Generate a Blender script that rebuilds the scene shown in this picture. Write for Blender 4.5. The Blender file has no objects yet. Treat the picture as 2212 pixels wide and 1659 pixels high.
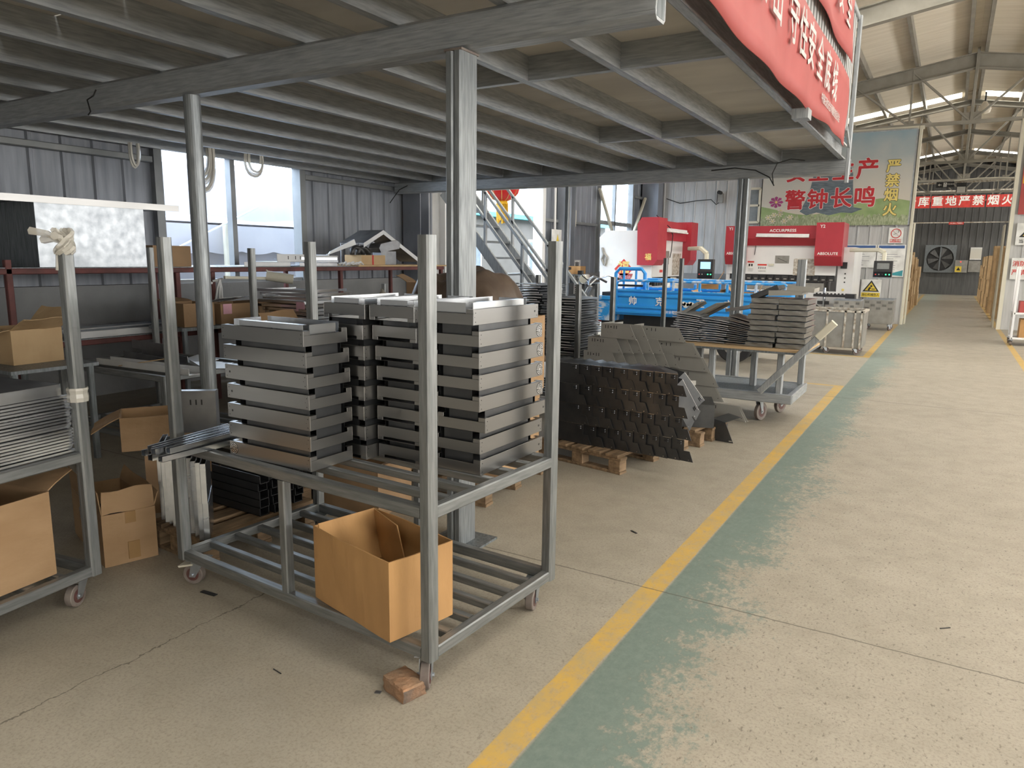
import bpy, bmesh, math, random
from mathutils import Vector as V, Matrix as M, Euler
random.seed(7)
S = bpy.context.scene
COL = S.collection
R = math.radians
PI = math.pi

# ------------------------------------------------------------------ camera
cam = bpy.data.cameras.new('camera')
cam.sensor_width = 36
cam.lens = 25.433
cam.clip_start = 0.05
cam.clip_end = 300
co = bpy.data.objects.new('camera', cam)
COL.objects.link(co)
yaw, pitch, roll = -0.538297, -0.17262, -0.0130713
f = V((math.sin(yaw)*math.cos(pitch), math.cos(yaw)*math.cos(pitch), math.sin(pitch)))
r = V((math.cos(yaw), -math.sin(yaw), 0))
d = f.cross(r)
r2 = math.cos(roll)*r + math.sin(roll)*d
d2 = -math.sin(roll)*r + math.cos(roll)*d
mw = M.Identity(4)
for i in range(3):
    mw[i][0] = r2[i]; mw[i][1] = -d2[i]; mw[i][2] = -f[i]
mw[0][3], mw[1][3], mw[2][3] = 0, 0, 1.55
co.matrix_world = mw
S.camera = co

# ------------------------------------------------------------------ sky, exposure
w = bpy.data.worlds.new('sky'); S.world = w
w.use_nodes = True
bg = w.node_tree.nodes['Background']
bg.inputs[0].default_value = (0.71, 0.85, 1.0, 1)
bg.inputs[1].default_value = 10.0
S.view_settings.view_transform = 'Standard'
S.view_settings.look = 'None'
S.view_settings.exposure = 0.2
S.view_settings.gamma = 1.0
S.view_settings.use_curve_mapping = False
S.cycles.max_bounces = 8
S.cycles.diffuse_bounces = 4
S.cycles.glossy_bounces = 4
S.cycles.transmission_bounces = 6
S.cycles.transparent_max_bounces = 6
S.cycles.sample_clamp_indirect = 6
S.cycles.caustics_reflective = False
S.cycles.caustics_refractive = False
S.cycles.use_denoising = True
SKYLIGHT = 11.5      # brightness of the translucent roof panels
SIDELIGHT = 9.0      # brightness of the unseen wall panels added for light from the right

# ------------------------------------------------------------------ materials
def nodes(name):
    m = bpy.data.materials.new(name); m.use_nodes = True
    nt = m.node_tree
    return m, nt, nt.nodes['Principled BSDF']

def mat(name, col, rough=.6, metal=0., col2=None, scale=6., stretch=(1,1,1), bump=0., bscale=60., rvar=.08, detail=5., lo=.35, hi=.65, spec=.5):
    m, nt, b = nodes(name)
    b.inputs['Metallic'].default_value = metal
    b.inputs['Specular IOR Level'].default_value = spec
    N = nt.nodes.new; L = nt.links.new
    tc = N('ShaderNodeTexCoord'); oi = N('ShaderNodeObjectInfo')
    mp = N('ShaderNodeMapping'); mp.inputs['Scale'].default_value = stretch
    sc = N('ShaderNodeVectorMath'); sc.operation = 'SCALE'; sc.inputs[0].default_value = (37, 91, 53)
    L(oi.outputs['Random'], sc.inputs['Scale']); L(sc.outputs[0], mp.inputs['Location'])
    L(tc.outputs['Object'], mp.inputs['Vector'])
    n = N('ShaderNodeTexNoise'); n.inputs['Scale'].default_value = scale; n.inputs['Detail'].default_value = detail
    L(mp.outputs[0], n.inputs['Vector'])
    cr = N('ShaderNodeValToRGB')
    if col2 is None:
        col2 = tuple(c*.78 for c in col)
    cr.color_ramp.elements[0].position = lo; cr.color_ramp.elements[1].position = hi
    cr.color_ramp.elements[0].color = (*col, 1); cr.color_ramp.elements[1].color = (*col2, 1)
    L(n.outputs['Fac'], cr.inputs[0]); L(cr.outputs[0], b.inputs['Base Color'])
    mr = N('ShaderNodeMapRange'); mr.inputs['To Min'].default_value = max(.02, rough-rvar); mr.inputs['To Max'].default_value = min(1, rough+rvar)
    L(n.outputs['Fac'], mr.inputs['Value']); L(mr.outputs[0], b.inputs['Roughness'])
    if bump:
        n2 = N('ShaderNodeTexNoise'); n2.inputs['Scale'].default_value = bscale; n2.inputs['Detail'].default_value = 4
        L(mp.outputs[0], n2.inputs['Vector'])
        bp = N('ShaderNodeBump'); bp.inputs['Strength'].default_value = bump; bp.inputs['Distance'].default_value = .01
        L(n2.outputs['Fac'], bp.inputs['Height']); L(bp.outputs[0], b.inputs['Normal'])
    return m

def glow(name, col, strength):
    m, nt, b = nodes(name)
    b.inputs['Base Color'].default_value = (*col, 1)
    b.inputs['Emission Color'].default_value = (*col, 1)
    b.inputs['Emission Strength'].default_value = strength
    b.inputs['Roughness'].default_value = .5
    return m

def glassmat(name, alpha=.15, col=(.9, .95, .95), rough=.08):
    m, nt, b = nodes(name)
    b.inputs['Base Color'].default_value = (*col, 1)
    b.inputs['Roughness'].default_value = rough
    b.inputs['Alpha'].default_value = alpha
    return m

# floor: concrete slab, worn green walkway paint, yellow edge lines, sawn joints, a crack
def floor_material():
    m, nt, b = nodes('painted_concrete')
    N = nt.nodes.new; L = nt.links.new
    def mth(op, a, c=None, e=None, clamp=False):
        n = N('ShaderNodeMath'); n.operation = op; n.use_clamp = clamp
        for i, v in enumerate((a, c, e)):
            if v is None: continue
            if isinstance(v, (int, float)): n.inputs[i].default_value = v
            else: L(v, n.inputs[i])
        return n.outputs[0]
    geo = N('ShaderNodeNewGeometry'); sep = N('ShaderNodeSeparateXYZ'); L(geo.outputs['Position'], sep.inputs[0])
    X, Y = sep.outputs[0], sep.outputs[1]
    def noise(scale, detail=6, rough=.6, st=(1, 1, 1)):
        n = N('ShaderNodeTexNoise'); n.inputs['Scale'].default_value = scale; n.inputs['Detail'].default_value = detail; n.inputs['Roughness'].default_value = rough
        mp = N('ShaderNodeMapping'); mp.inputs['Scale'].default_value = st; L(geo.outputs['Position'], mp.inputs[0]); L(mp.outputs[0], n.inputs['Vector'])
        return n.outputs['Fac']
    def band(v, lo, hi, soft=.004):
        a = mth('DIVIDE', mth('SUBTRACT', v, lo), soft, clamp=True)
        c = mth('DIVIDE', mth('SUBTRACT', hi, v), soft, clamp=True)
        return mth('MULTIPLY', a, c)
    def mix(fac, a, c):
        n = N('ShaderNodeMix'); n.data_type = 'RGBA'; L(fac, n.inputs['Factor'])
        for i, v in ((6, a), (7, c)):
            if isinstance(v, tuple): n.inputs[i].default_value = (*v, 1)
            else: L(v, n.inputs[i])
        return n.outputs[2]
    big = noise(.55, 4); mid = noise(5, 8, .7); fine = noise(90, 4, .7); spk = noise(45, 3, .6, (1.5, .8, 1))
    base = mix(mth('MULTIPLY_ADD', big, 2.4, -.75, True), (.40, .36, .295), (.33, .295, .24))
    base = mix(mth('MULTIPLY_ADD', mid, 2.2, -.95, True), base, (.28, .25, .2))
    base = mix(mth('MULTIPLY', mth('MULTIPLY_ADD', fine, 4, -1.9, True), .7), base, (.2, .17, .13))
    base = mix(mth('MULTIPLY', mth('MULTIPLY', mth('MULTIPLY_ADD', spk, 10, -5.9, True), mth('MULTIPLY_ADD', mth('DIVIDE', mth('ADD', X, 1.6), .8, clamp=True), .75, .25)), .75), base, (.13, .115, .09))
    # green walkway: dense beside the yellow line, worn to specks further in, fuller again far down the hall
    edge = mth('SUBTRACT', X, -1.02)
    wear = mth('MULTIPLY_ADD', edge, -2.1, 1.34)
    n1 = noise(1.3, 3, .5); n2 = noise(26, 8, .75, (1.2, .8, 1)); n3 = noise(6, 5, .6)
    wv = mth('ADD', wear, mth('MULTIPLY_ADD', n1, 1.3, -.65))
    wv = mth('ADD', wv, mth('MULTIPLY_ADD', n3, 1.0, -.5))
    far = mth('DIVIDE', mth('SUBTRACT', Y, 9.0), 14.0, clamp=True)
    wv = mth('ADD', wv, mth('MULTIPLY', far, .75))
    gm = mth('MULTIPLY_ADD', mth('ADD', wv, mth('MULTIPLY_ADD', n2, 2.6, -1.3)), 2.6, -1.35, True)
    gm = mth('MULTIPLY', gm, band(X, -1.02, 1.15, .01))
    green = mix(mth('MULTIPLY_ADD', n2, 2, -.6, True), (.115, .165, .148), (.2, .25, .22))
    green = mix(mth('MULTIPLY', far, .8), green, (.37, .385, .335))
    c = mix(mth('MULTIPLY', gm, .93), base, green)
    # yellow lines
    wob = mth('MULTIPLY_ADD', n3, .014, -.007)
    Xw = mth('ADD', X, wob); Yw = mth('ADD', Y, wob)
    yl = mth('MULTIPLY', band(Xw, -1.13, -1.02), band(Y, -5, 9.95))
    yl = mth('MAXIMUM', yl, mth('MULTIPLY', band(Xw, -1.13, -1.02), band(Y, 13.2, 42)))
    yl = mth('MAXIMUM', yl, mth('MULTIPLY', band(Xw, 1.06, 1.16), band(Y, 9, 42)))
    yl = mth('MAXIMUM', yl, mth('MULTIPLY', band(Yw, 9.85, 9.95), band(X, -1.9, -1.02)))
    yl = mth('MAXIMUM', yl, mth('MULTIPLY', band(Yw, 13.2, 13.32), band(X, -3.6, -1.02)))
    yw = mth('MULTIPLY', yl, mth('MULTIPLY_ADD', n2, -3.2, 2.5, True))
    ycol = mix(mth('MULTIPLY_ADD', n3, 2.6, -.8, True), (.60, .36, .055), (.46, .33, .13))
    c = mix(mth('MULTIPLY', yw, .95), c, ycol)
    # sawn joints (slightly wandering) and the crack on the left
    jw = mth('MULTIPLY_ADD', noise(9, 6, .7), .02, -.01)
    jt = None
    for yj in (3.13, 9.05, 15, 21):
        q = mth('LESS_THAN', mth('ABSOLUTE', mth('ADD', mth('SUBTRACT', Y, yj), jw)), .0045 if yj < 5 else .008)
        jt = q if jt is None else mth('MAXIMUM', jt, q)
    cw = mth('ADD', mth('MULTIPLY_ADD', noise(2.2, 6, .65), .2, -.1), mth('MULTIPLY_ADD', noise(30, 5, .7), .02, -.01))
    # crack wandering along x = -2.57
    ck = mth('ADD', mth('ADD', X, 2.575), cw)
    q = mth('MULTIPLY', mth('LESS_THAN', mth('ABSOLUTE', ck), .003), band(Y, .3, 2.2, .05))
    jt = mth('MAXIMUM', jt, q)
    c = mix(mth('MULTIPLY', jt, .75), c, (.09, .08, .065))
    # dark scuffs
    sc = mth('MULTIPLY', mth('MULTIPLY_ADD', noise(3.2, 7, .7), 8, -5.4, True), .3)
    c = mix(sc, c, (.14, .125, .1))
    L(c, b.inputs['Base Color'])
    rg = mth('MULTIPLY_ADD', mid, .3, .42)
    rg = mth('SUBTRACT', rg, mth('MULTIPLY', far, .16))
    L(rg, b.inputs['Roughness'])
    b.inputs['Specular IOR Level'].default_value = .45
    bp = N('ShaderNodeBump'); bp.inputs['Strength'].default_value = .22; bp.inputs['Distance'].default_value = .004
    L(mth('SUBTRACT', mth('ADD', fine, mid), mth('MULTIPLY', jt, 2)), bp.inputs['Height']); L(bp.outputs[0], b.inputs['Normal'])
    return m

MT = {}
def k(n, *a, **kw): MT[n] = mat(n, *a, **kw)
k('galv', (.43, .45, .47), .4, .4, (.3, .32, .34), 9, (9, 9, .8), detail=6)          # streaks along z
k('galv_x', (.43, .45, .47), .4, .4, (.3, .32, .34), 9, (.8, 9, 9), detail=6)
k('galv_y', (.43, .45, .47), .4, .4, (.3, .32, .34), 9, (9, .8, 9), detail=6)
k('galv_dark', (.24, .26, .28), .5, .6, (.15, .17, .18), 9, (9, 9, .8))
k('stainless', (.3, .298, .298), .29, .95, (.28, .278, .278), 3, (.6, .6, 5), rvar=.02, detail=2)
k('tube', (.27, .28, .285), .42, .65, (.185, .195, .2), 9, (9, 9, .8), detail=6)
k('tube_x', (.27, .28, .285), .42, .65, (.185, .195, .2), 9, (.8, 9, 9), detail=6)
k('tube_y', (.27, .28, .285), .42, .65, (.185, .195, .2), 9, (9, .8, 9), detail=6)
k('bright_steel', (.72, .74, .77), .25, 1, (.6, .62, .65), 4, (1, 1, 6))
k('spangle', (.46, .49, .53), .36, .8, (.34, .37, .41), 14, detail=8, rvar=.1, lo=.3, hi=.7)
k('dark_sheet', (.12, .124, .132), .36, .8, (.075, .078, .085), 5, rvar=.1)
k('grey_sheet', (.42, .41, .38), .4, .35, (.36, .35, .325), 3, rvar=.06)
k('mid_sheet', (.34, .345, .36), .33, .85, (.23, .235, .25), 5, rvar=.1)
k('white_and_glare_sheet', (.72, .73, .74), .4, .1, (.64, .65, .67), 4)  # white sheet metal, also steel with the window's reflection painted in
k('cardboard', (.47, .265, .105), .8, 0, (.38, .21, .085), 5, (1, 1, .35), bump=.55, bscale=16)
k('cardboard_tan', (.38, .245, .135), .85, 0, (.32, .2, .105), 3, (1, 1, 3), bump=.2, bscale=25)
k('cardboard_dark', (.36, .23, .13), .85, 0, (.28, .18, .1), 3, bump=.2, bscale=25)
k('cardboard_pale', (.52, .37, .21), .85, 0, (.45, .31, .17), 3)
k('cardboard_inside', (.42, .27, .14), .9, 0, (.36, .23, .12), 3)
k('tape', (.33, .2, .085), .25, 0, (.3, .18, .08), 4)
k('wood', (.27, .18, .105), .8, 0, (.13, .085, .048), 5, (6, 1, 6), bump=.3, bscale=30)
k('brick_clay', (.37, .20, .11), .9, 0, (.25, .16, .10), 14, bump=.9, bscale=45)
k('brick_soot', (.1, .085, .075), .9, 0, (.22, .13, .08), 14, bump=.9, bscale=45)
k('red_paint', (.40, .035, .05), .4, 0, (.36, .03, .045), 3)
k('white_paint', (.74, .74, .74), .4, 0, (.68, .68, .69), 2)
k('cream_paint', (.66, .63, .52), .45, 0, (.6, .57, .47), 2)
k('blue_paint', (.03, .3, .78), .35, 0, (.05, .36, .82), 3)
k('blue_worn', (.03, .3, .72), .4, 0, (.5, .58, .68), 9, lo=.5, hi=.62)
k('black', (.018, .018, .02), .45, 0, (.03, .03, .032), 5)
k('black_gloss', (.012, .012, .014), .12, 0)
k('rubber', (.13, .1, .09), .7, 0, (.21, .18, .16), 12)
k('wheel_red', (.11, .045, .04), .55, 0, (.08, .04, .035), 9)
k('maroon_steel', (.15, .045, .042), .6, .2, (.09, .035, .032), 7)
k('panel_dark', (.27, .29, .335), .5, .2, (.2, .215, .25), 3, (1, 6, .5))
k('panel_white', (.52, .52, .52), .5, .15, (.42, .42, .42), 3, (6, 1, .5))
k('panel_end', (.11, .11, .11), .6, .2, (.08, .08, .08), 3, (6, 1, .5))
k('concrete_wall', (.3, .305, .315), .9, 0, (.21, .215, .225), 1.4, bump=.3, bscale=20)
k('frame_paint', (.25, .26, .27), .5, .3, (.2, .21, .22), 3)
k('truss_paint', (.31, .29, .25), .6, .1, (.25, .235, .2), 3)  # pale paint, lightened further to stand in for haze
k('galv_post', (.29, .31, .325), .4, .5, (.19, .205, .22), 9, (9, 9, .8), detail=6)
k('blue_grey', (.3, .32, .35), .4, .45, (.2, .215, .24), 5)
k('deck_board', (.6, .58, .55), .75, 0, (.52, .5, .48), 1.2, (1, 3, 1))
k('foil', (.86, .79, .67), .55, .1, (.77, .7, .58), 2.2, (.35, 3.4, 1), bump=.9, bscale=5)
k('banner_red', (.40, .07, .065), .55, 0, (.36, .06, .055), 2)
k('banner_white', (.62, .58, .57), .6, 0)
k('letter_white', (.86, .85, .82), .5, 0)
k('letter_red', (.56, .03, .04), .5, 0)
k('letter_black', (.02, .02, .02), .6, 0)
k('letter_yellow', (.82, .66, .2), .5, 0)
k('sign_red', (.62, .05, .04), .5, 0)
k('sign_white', (.78, .78, .76), .5, 0)
k('sign_yellow', (.75, .56, .06), .5, 0)
k('sign_blue', (.05, .12, .32), .5, 0)
k('sign_teal', (.05, .32, .38), .5, 0)
k('text_grey', (.25, .25, .28), .7, 0)
k('poster_hill', (.22, .32, .13), .6, 0, (.33, .42, .2), 3)
k('poster_grass', (.2, .25, .13), .6, 0, (.42, .45, .3), 14, (3, 1, 1))
k('poster_bell', (.085, .115, .145), .6, 0, (.17, .21, .235), 6, (1, 1, 6))
k('poster_flower', (.4, .06, .22), .6, 0)
k('poster_petal', (.72, .62, .52), .6, 0)
k('plastic_film', (.58, .55, .48), .25, 0, (.34, .3, .25), 8, bump=.6, bscale=18)
k('tarp_brown', (.17, .125, .095), .35, 0, (.11, .08, .06), 5, bump=.7, bscale=9)
k('tarp_white', (.55, .535, .55), .6, 0, (.47, .46, .49), 1.2, bump=.35, bscale=4)
k('outside_wall', (.17, .145, .12), .8, 0, (.145, .125, .1), 1.5)
k('cyan_trim', (.1, .55, .6), .5, 0)
k('glass_dark', (.25, .28, .3), .15, 0)
k('lantern_red', (.72, .02, .02), .45, 0)
k('tassel', (.8, .48, .02), .6, 0)
k('pink_note', (.75, .42, .5), .8, 0)
k('worn_bin', (.33, .32, .3), .5, .5, (.26, .25, .23), 6)
k('worn_edge', (.62, .6, .55), .6, .2, (.3, .24, .18), 16)
k('cable', (.015, .015, .015), .5, 0)
k('cloth_white', (.7, .7, .7), .8, 0)
k('leather', (.03, .03, .032), .4, 0)
MT['floor'] = floor_material()
MT['skylight'] = glow('skylight_panel', (1, .97, .88), SKYLIGHT)
MT['sidelight'] = glow('side_light_panel', (1, .98, .93), SIDELIGHT)
MT['screen'] = glow('lit_screen', (.25, .55, .9), 1.4)
MT['screen_white'] = glow('lit_screen_pale', (.7, .85, 1), 1.4)
MT['led_green'] = glow('green_indicator', (.05, .8, .25), 2.5)
MT['led_red'] = glow('red_indicator', (.8, .05, .04), 1.5)
MT['film'] = glassmat('clear_film', .16, (.75, .72, .66), .15)
MT['wrap'] = glassmat('clear_wrap', .6, (.78, .75, .68), .18)
MT['pane'] = glassmat('window_glass', .12)

# ------------------------------------------------------------------ mesh building
class B:
    """collects shapes into one mesh"""
    def __init__(s, *mats):
        s.bm = bmesh.new(); s.m = list(mats)
    def _mi(s, m):
        if m is None: return 0
        if m not in s.m: s.m.append(m)
        return s.m.index(m)
    def poly(s, pts, faces, m=None):
        i = s._mi(m)
        vs = [s.bm.verts.new(p) for p in pts]
        for f_ in faces:
            try:
                fc = s.bm.faces.new([vs[j] for j in f_]); fc.material_index = i
            except ValueError: pass
        return s
    def box(s, x0, x1, y0, y1, z0, z1, m=None):
        if x0 > x1: x0, x1 = x1, x0
        if y0 > y1: y0, y1 = y1, y0
        if z0 > z1: z0, z1 = z1, z0
        p = [(x0,y0,z0),(x1,y0,z0),(x1,y1,z0),(x0,y1,z0),(x0,y0,z1),(x1,y0,z1),(x1,y1,z1),(x0,y1,z1)]
        return s.poly(p, [(0,3,2,1),(4,5,6,7),(0,1,5,4),(1,2,6,5),(2,3,7,6),(3,0,4,7)], m)
    def hexa(s, p, m=None):
        return s.poly(p, [(0,3,2,1),(4,5,6,7),(0,1,5,4),(1,2,6,5),(2,3,7,6),(3,0,4,7)], m)
    def prism(s, prof, off, m=None):
        """closed polygon prof (3d points) extruded by vector off"""
        n = len(prof); off = V(off)
        pts = [V(p) for p in prof] + [V(p)+off for p in prof]
        fs = [tuple(range(n-1, -1, -1)), tuple(range(n, 2*n))] + [(i, (i+1) % n, n+(i+1) % n, n+i) for i in range(n)]
        return s.poly(pts, fs, m)
    def bar(s, p0, p1, wd, ht=None, m=None, up=(0, 0, 1), c=.12):
        """chamfered square tube from p0 to p1"""
        ht = wd if ht is None else ht
        p0, p1 = V(p0), V(p1); ax = (p1-p0).normalized(); up = V(up)
        if abs(ax.dot(up)) > .98: up = V((0, 1, 0))
        sd = ax.cross(up).normalized(); up = sd.cross(ax)
        a, b_, e = wd/2, ht/2, min(wd, ht)*c
        pr = [(-a+e,-b_),(a-e,-b_),(a,-b_+e),(a,b_-e),(a-e,b_),(-a+e,b_),(-a,b_-e),(-a,-b_+e)]
        return s.prism([p0+sd*x+up*y for x, y in pr], p1-p0, m)
    def cyl(s, p0, p1, r0, r1=None, n=16, m=None):
        r1 = r0 if r1 is None else r1
        p0, p1 = V(p0), V(p1); ax = (p1-p0).normalized()
        u = ax.orthogonal().normalized(); v = ax.cross(u)
        a = [p0+(u*math.cos(2*PI*i/n)+v*math.sin(2*PI*i/n))*r0 for i in range(n)]
        b_ = [p1+(u*math.cos(2*PI*i/n)+v*math.sin(2*PI*i/n))*r1 for i in range(n)]
        return s.poly(a+b_, [tuple(range(n-1,-1,-1)), tuple(range(n,2*n))]+[(i,(i+1)%n,n+(i+1)%n,n+i) for i in range(n)], m)
    def tube(s, path, r0, n=8, m=None, closed=False):
        path = [V(p) for p in path]; N_ = len(path); rings = []
        u = None
        for i, p in enumerate(path):
            t = (path[min(i+1, N_-1)]-path[max(i-1, 0)]).normalized()
            if u is None: u = t.orthogonal().normalized()
            u = (u-t*u.dot(t)).normalized(); v = t.cross(u)
            rr = r0[i] if isinstance(r0, (list, tuple)) else r0
            rings.append([p+(u*math.cos(2*PI*j/n)+v*math.sin(2*PI*j/n))*rr for j in range(n)])
        pts = [q for rg in rings for q in rg]
        fs = [(i*n+j, i*n+(j+1)%n, (i+1)*n+(j+1)%n, (i+1)*n+j) for i in range(N_-1) for j in range(n)]
        fs += [tuple(range(n-1,-1,-1)), tuple(range((N_-1)*n, N_*n))]
        return s.poly(pts, fs, m)
    def grid(s, fn, nu, nv, th=0., m=None):
        """fn(u,v)->point sheet, u,v in 0..1; th gives a second side along z of the local normal"""
        pts = [V(fn(i/nu, j/nv)) for j in range(nv+1) for i in range(nu+1)]
        W_ = nu+1
        fs = [(j*W_+i, j*W_+i+1, (j+1)*W_+i+1, (j+1)*W_+i) for j in range(nv) for i in range(nu)]
        s.poly(pts, fs, m)
        return s
    def lathe(s, prof, cx, cy, n=20, m=None):
        pts = []; fs = []
        for rr, z in prof:
            for i in range(n):
                a = 2*PI*i/n; pts.append((cx+rr*math.cos(a), cy+rr*math.sin(a), z))
        for j in range(len(prof)-1):
            for i in range(n):
                fs.append((j*n+i, j*n+(i+1)%n, (j+1)*n+(i+1)%n, (j+1)*n+i))
        return s.poly(pts, fs, m)
    def xf(s, mt):
        bmesh.ops.transform(s.bm, matrix=mt, verts=s.bm.verts); return s
    def bevel(s, wd, seg=1):
        bmesh.ops.bevel(s.bm, geom=list(s.bm.edges), offset=wd, segments=seg, affect='EDGES', clamp_overlap=True); return s

def wpos(p):
    v = V((0, 0, 0))
    while p is not None:
        v += V(p.location); p = p.parent
    return v

def obj(name, b, parent=None, world=False, smooth=False, solid=0.):
    """link the collected shapes as one mesh object"""
    bmesh.ops.recalc_face_normals(b.bm, faces=b.bm.faces)
    me = bpy.data.meshes.new(name)
    if world and parent is not None:
        bmesh.ops.translate(b.bm, verts=b.bm.verts, vec=-wpos(parent))
    b.bm.to_mesh(me); b.bm.free()
    for m_ in b.m: me.materials.append(MT[m_])
    if smooth:
        for p in me.polygons: p.use_smooth = True
    o = bpy.data.objects.new(name, me); COL.objects.link(o)
    if parent is not None: o.parent = parent
    if solid:
        md = o.modifiers.new('solid', 'SOLIDIFY'); md.thickness = solid; md.offset = 0
    return o

def tag(o, label, cat, group=None):
    o['label'] = label; o['category'] = cat
    if group: o['group'] = group
    return o

def thing(name, label, cat, loc=(0, 0, 0), rz=0., group=None):
    o = bpy.data.objects.new(name, None); COL.objects.link(o)
    o.location = loc; o.rotation_euler = (0, 0, rz); o.empty_display_size = .1
    return tag(o, label, cat, group)

def struct(name, b, smooth=False, solid=0.):
    o = obj(name, b, smooth=smooth, solid=solid); o['kind'] = 'structure'; return o

def single(name, b, label, cat, group=None, loc=None, rot=None, smooth=False, solid=0.):
    o = tag(obj(name, b, smooth=smooth, solid=solid), label, cat, group)
    if loc is not None: o.location = loc
    if rot is not None: o.rotation_euler = rot
    return o

def dup(o, loc=None, rot=None, label=None, group=None):
    c = o.copy(); COL.objects.link(c)
    if loc is not None: c.location = loc
    if rot is not None: c.rotation_euler = rot
    if label: c['label'] = label
    if group: c['group'] = group
    for ch in list(o.children):
        e = ch.copy(); COL.objects.link(e); e.parent = c
        for g in ch.children:
            h = g.copy(); COL.objects.link(h); h.parent = e
    return c

ORD = 'first second third fourth fifth sixth seventh eighth ninth tenth eleventh twelfth thirteenth fourteenth fifteenth sixteenth seventeenth eighteenth nineteenth twentieth'.split()
ORD += ['twenty-'+q for q in ORD[:9]] + ['thirtieth']

def text(body, size, m, parent, loc, rot=(PI/2, 0, 0), bold=0., ext=.001, name='lettering', sx=1., align='CENTER', world=False):
    """lettering as a mesh of its own, standing in the local xz plane by default"""
    cu = bpy.data.curves.new('t', 'FONT'); cu.body = body; cu.size = size; cu.extrude = ext; cu.offset = 0
    cu.align_x = align; cu.align_y = 'CENTER'; cu.resolution_u = 3
    t = bpy.data.objects.new('t', cu); COL.objects.link(t)
    bpy.context.view_layer.update()
    me = bpy.data.meshes.new_from_object(t.evaluated_get(bpy.context.evaluated_depsgraph_get()))
    bpy.data.objects.remove(t); bpy.data.curves.remove(cu)
    if bold:
        q = bmesh.new(); q.from_mesh(me); src = q.copy() if False else None
        for i in range(8):
            a = 2*PI*i/8; c_ = me.copy(); c_.transform(M.Translation((bold*size*math.cos(a), bold*size*math.sin(a), ext*.02*(i+1)))); q.from_mesh(c_); bpy.data.meshes.remove(c_)
        q.to_mesh(me); q.free()
    me.name = name; me.materials.clear(); me.materials.append(MT[m])
    o = bpy.data.objects.new(name, me); COL.objects.link(o)
    l = V(loc) - (wpos(parent) if (world and parent) else V((0, 0, 0)))
    o.location = l; o.rotation_euler = rot; o.scale = (sx, 1, 1)
    if parent is not None: o.parent = parent
    return o

# ================================================================== THE SETTING
struct('floor', B('floor').box(-8.2, 9.2, -7, 43.2, -.12, 0))
RX, RZ, RK = .05, 6.62, .16          # ridge x, roof sheet height there, slope
def roofz(x): return RZ - RK*abs(x-RX)

def ribbed(b, axis, a0, a1, c, z0, z1, face, pitch=.24, m=None, rib=.03, depth=.025):
    """wall of vertical metal sheeting along x ('x') or y ('y') at constant c; face = +1/-1 room side; z1 may be a function"""
    zt = z1 if callable(z1) else (lambda q: z1)
    n = max(1, int(round((a1-a0)/pitch))); st = (a1-a0)/n
    prof = []
    for i in range(n):
        s0 = a0+i*st
        prof += [(s0, 0), (s0+st-2*rib, 0), (s0+st-1.5*rib, depth), (s0+st-.5*rib, depth)]
    prof += [(a1, 0)]
    back = -.05
    def P(q, o, z):
        return (q, c+face*o, z) if axis == 'x' else (c+face*o, q, z)
    for i in range(len(prof)-1):
        (q0, o0), (q1, o1) = prof[i], prof[i+1]
        if q1-q0 < 1e-6: continue
        p = [P(q0, o0, z0), P(q1, o1, z0), P(q1, back, z0), P(q0, back, z0), P(q0, o0, zt(q0)), P(q1, o1, zt(q1)), P(q1, back, zt(q1)), P(q0, back, zt(q0))]
        b.hexa(p, m)
    return b

# left wall: masonry plinth, metal sheeting, a window bay, a doorway and a second window
XL = -8.0
b = B('panel_dark')
hz = roofz(XL)
for y0, y1, z0, z1 in ((-7, 5.27, 1.2, hz), (5.27, 7.45, 2.78, hz), (7.45, 10.85, 1.2, hz), (10.85, 14.5, 3.2, hz), (14.5, 17.55, 1.2, hz), (17.55, 19.8, 3.9, hz), (19.8, 43, 1.2, hz)):
    ribbed(b, 'y', y0, y1, XL, z0, z1, 1, .32)
for y0, y1 in ((-7, 10.85), (14.5, 43)):
    b.box(XL-.2, XL+.1, y0, y1, 0, 1.2, 'concrete_wall')
b.box(XL-.2, XL+.13, -7, 10.85, 1.14, 1.2, 'concrete_wall')
b.box(XL-.03, XL+.004, 10.3, 10.84, 0, 3.2, 'panel_white')
struct('wall_left', b)
# girts along the left wall
for i, (y0, y1, z) in enumerate(((-3, 5.2, 2.6), (7.5, 9.5, 2.63), (14.6, 17.4, 2.4), (19.9, 20.6, 3.3))):
    struct('trim_%d' % (i+1), B('frame_paint').bar((XL+.07, y0, z), (XL+.07, y1, z), .07, .07))
# building columns standing against the left wall
for y in (9.8, 15.35, 20.85):
    b = B('panel_dark'); yy = y
    for q in (-.12, .11):
        b.box(XL+.06, XL+.42, yy+q-.005, yy+q+.015, 0, roofz(XL+.2)-.3)
    b.box(XL+.22, XL+.24, yy-.12, yy+.12, 0, roofz(XL+.2)-.3)
    if y > 20: b.box(XL+.06, XL+.55, yy-.3, yy+.12, 0, 5)
    o = struct('building_column', b)
def window(name, y0, y1, z0, z1, mull=(), rails=(), lean=None, pane=True):
    b = B('frame_paint')
    for q in (y0, y1):
        b.box(XL-.06, XL+.1, q-.05, q+.05, z0, z1)
    for q in (z0, z1):
        b.box(XL-.06, XL+.08, y0, y1, q-.04, q+.04)
    for q in mull: b.box(XL-.05, XL+.05, q-.035, q+.035, z0, z1)
    for q in rails: b.box(XL-.05, XL+.05, y0, y1, q-.05, q+.05)
    o = struct(name, b)
    if pane:
        g = obj('pane', B('pane').box(XL-.02, XL-.015, y0, y1, z0, z1), o)
    return o
window('window_1', 5.27, 7.45, 1.2, 2.78, (6.32,), (), pane=False)
window('window_2', 17.55, 19.8, 1.2, 3.9, (18.65,), (2.5,))
b = B('white_paint')
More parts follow.
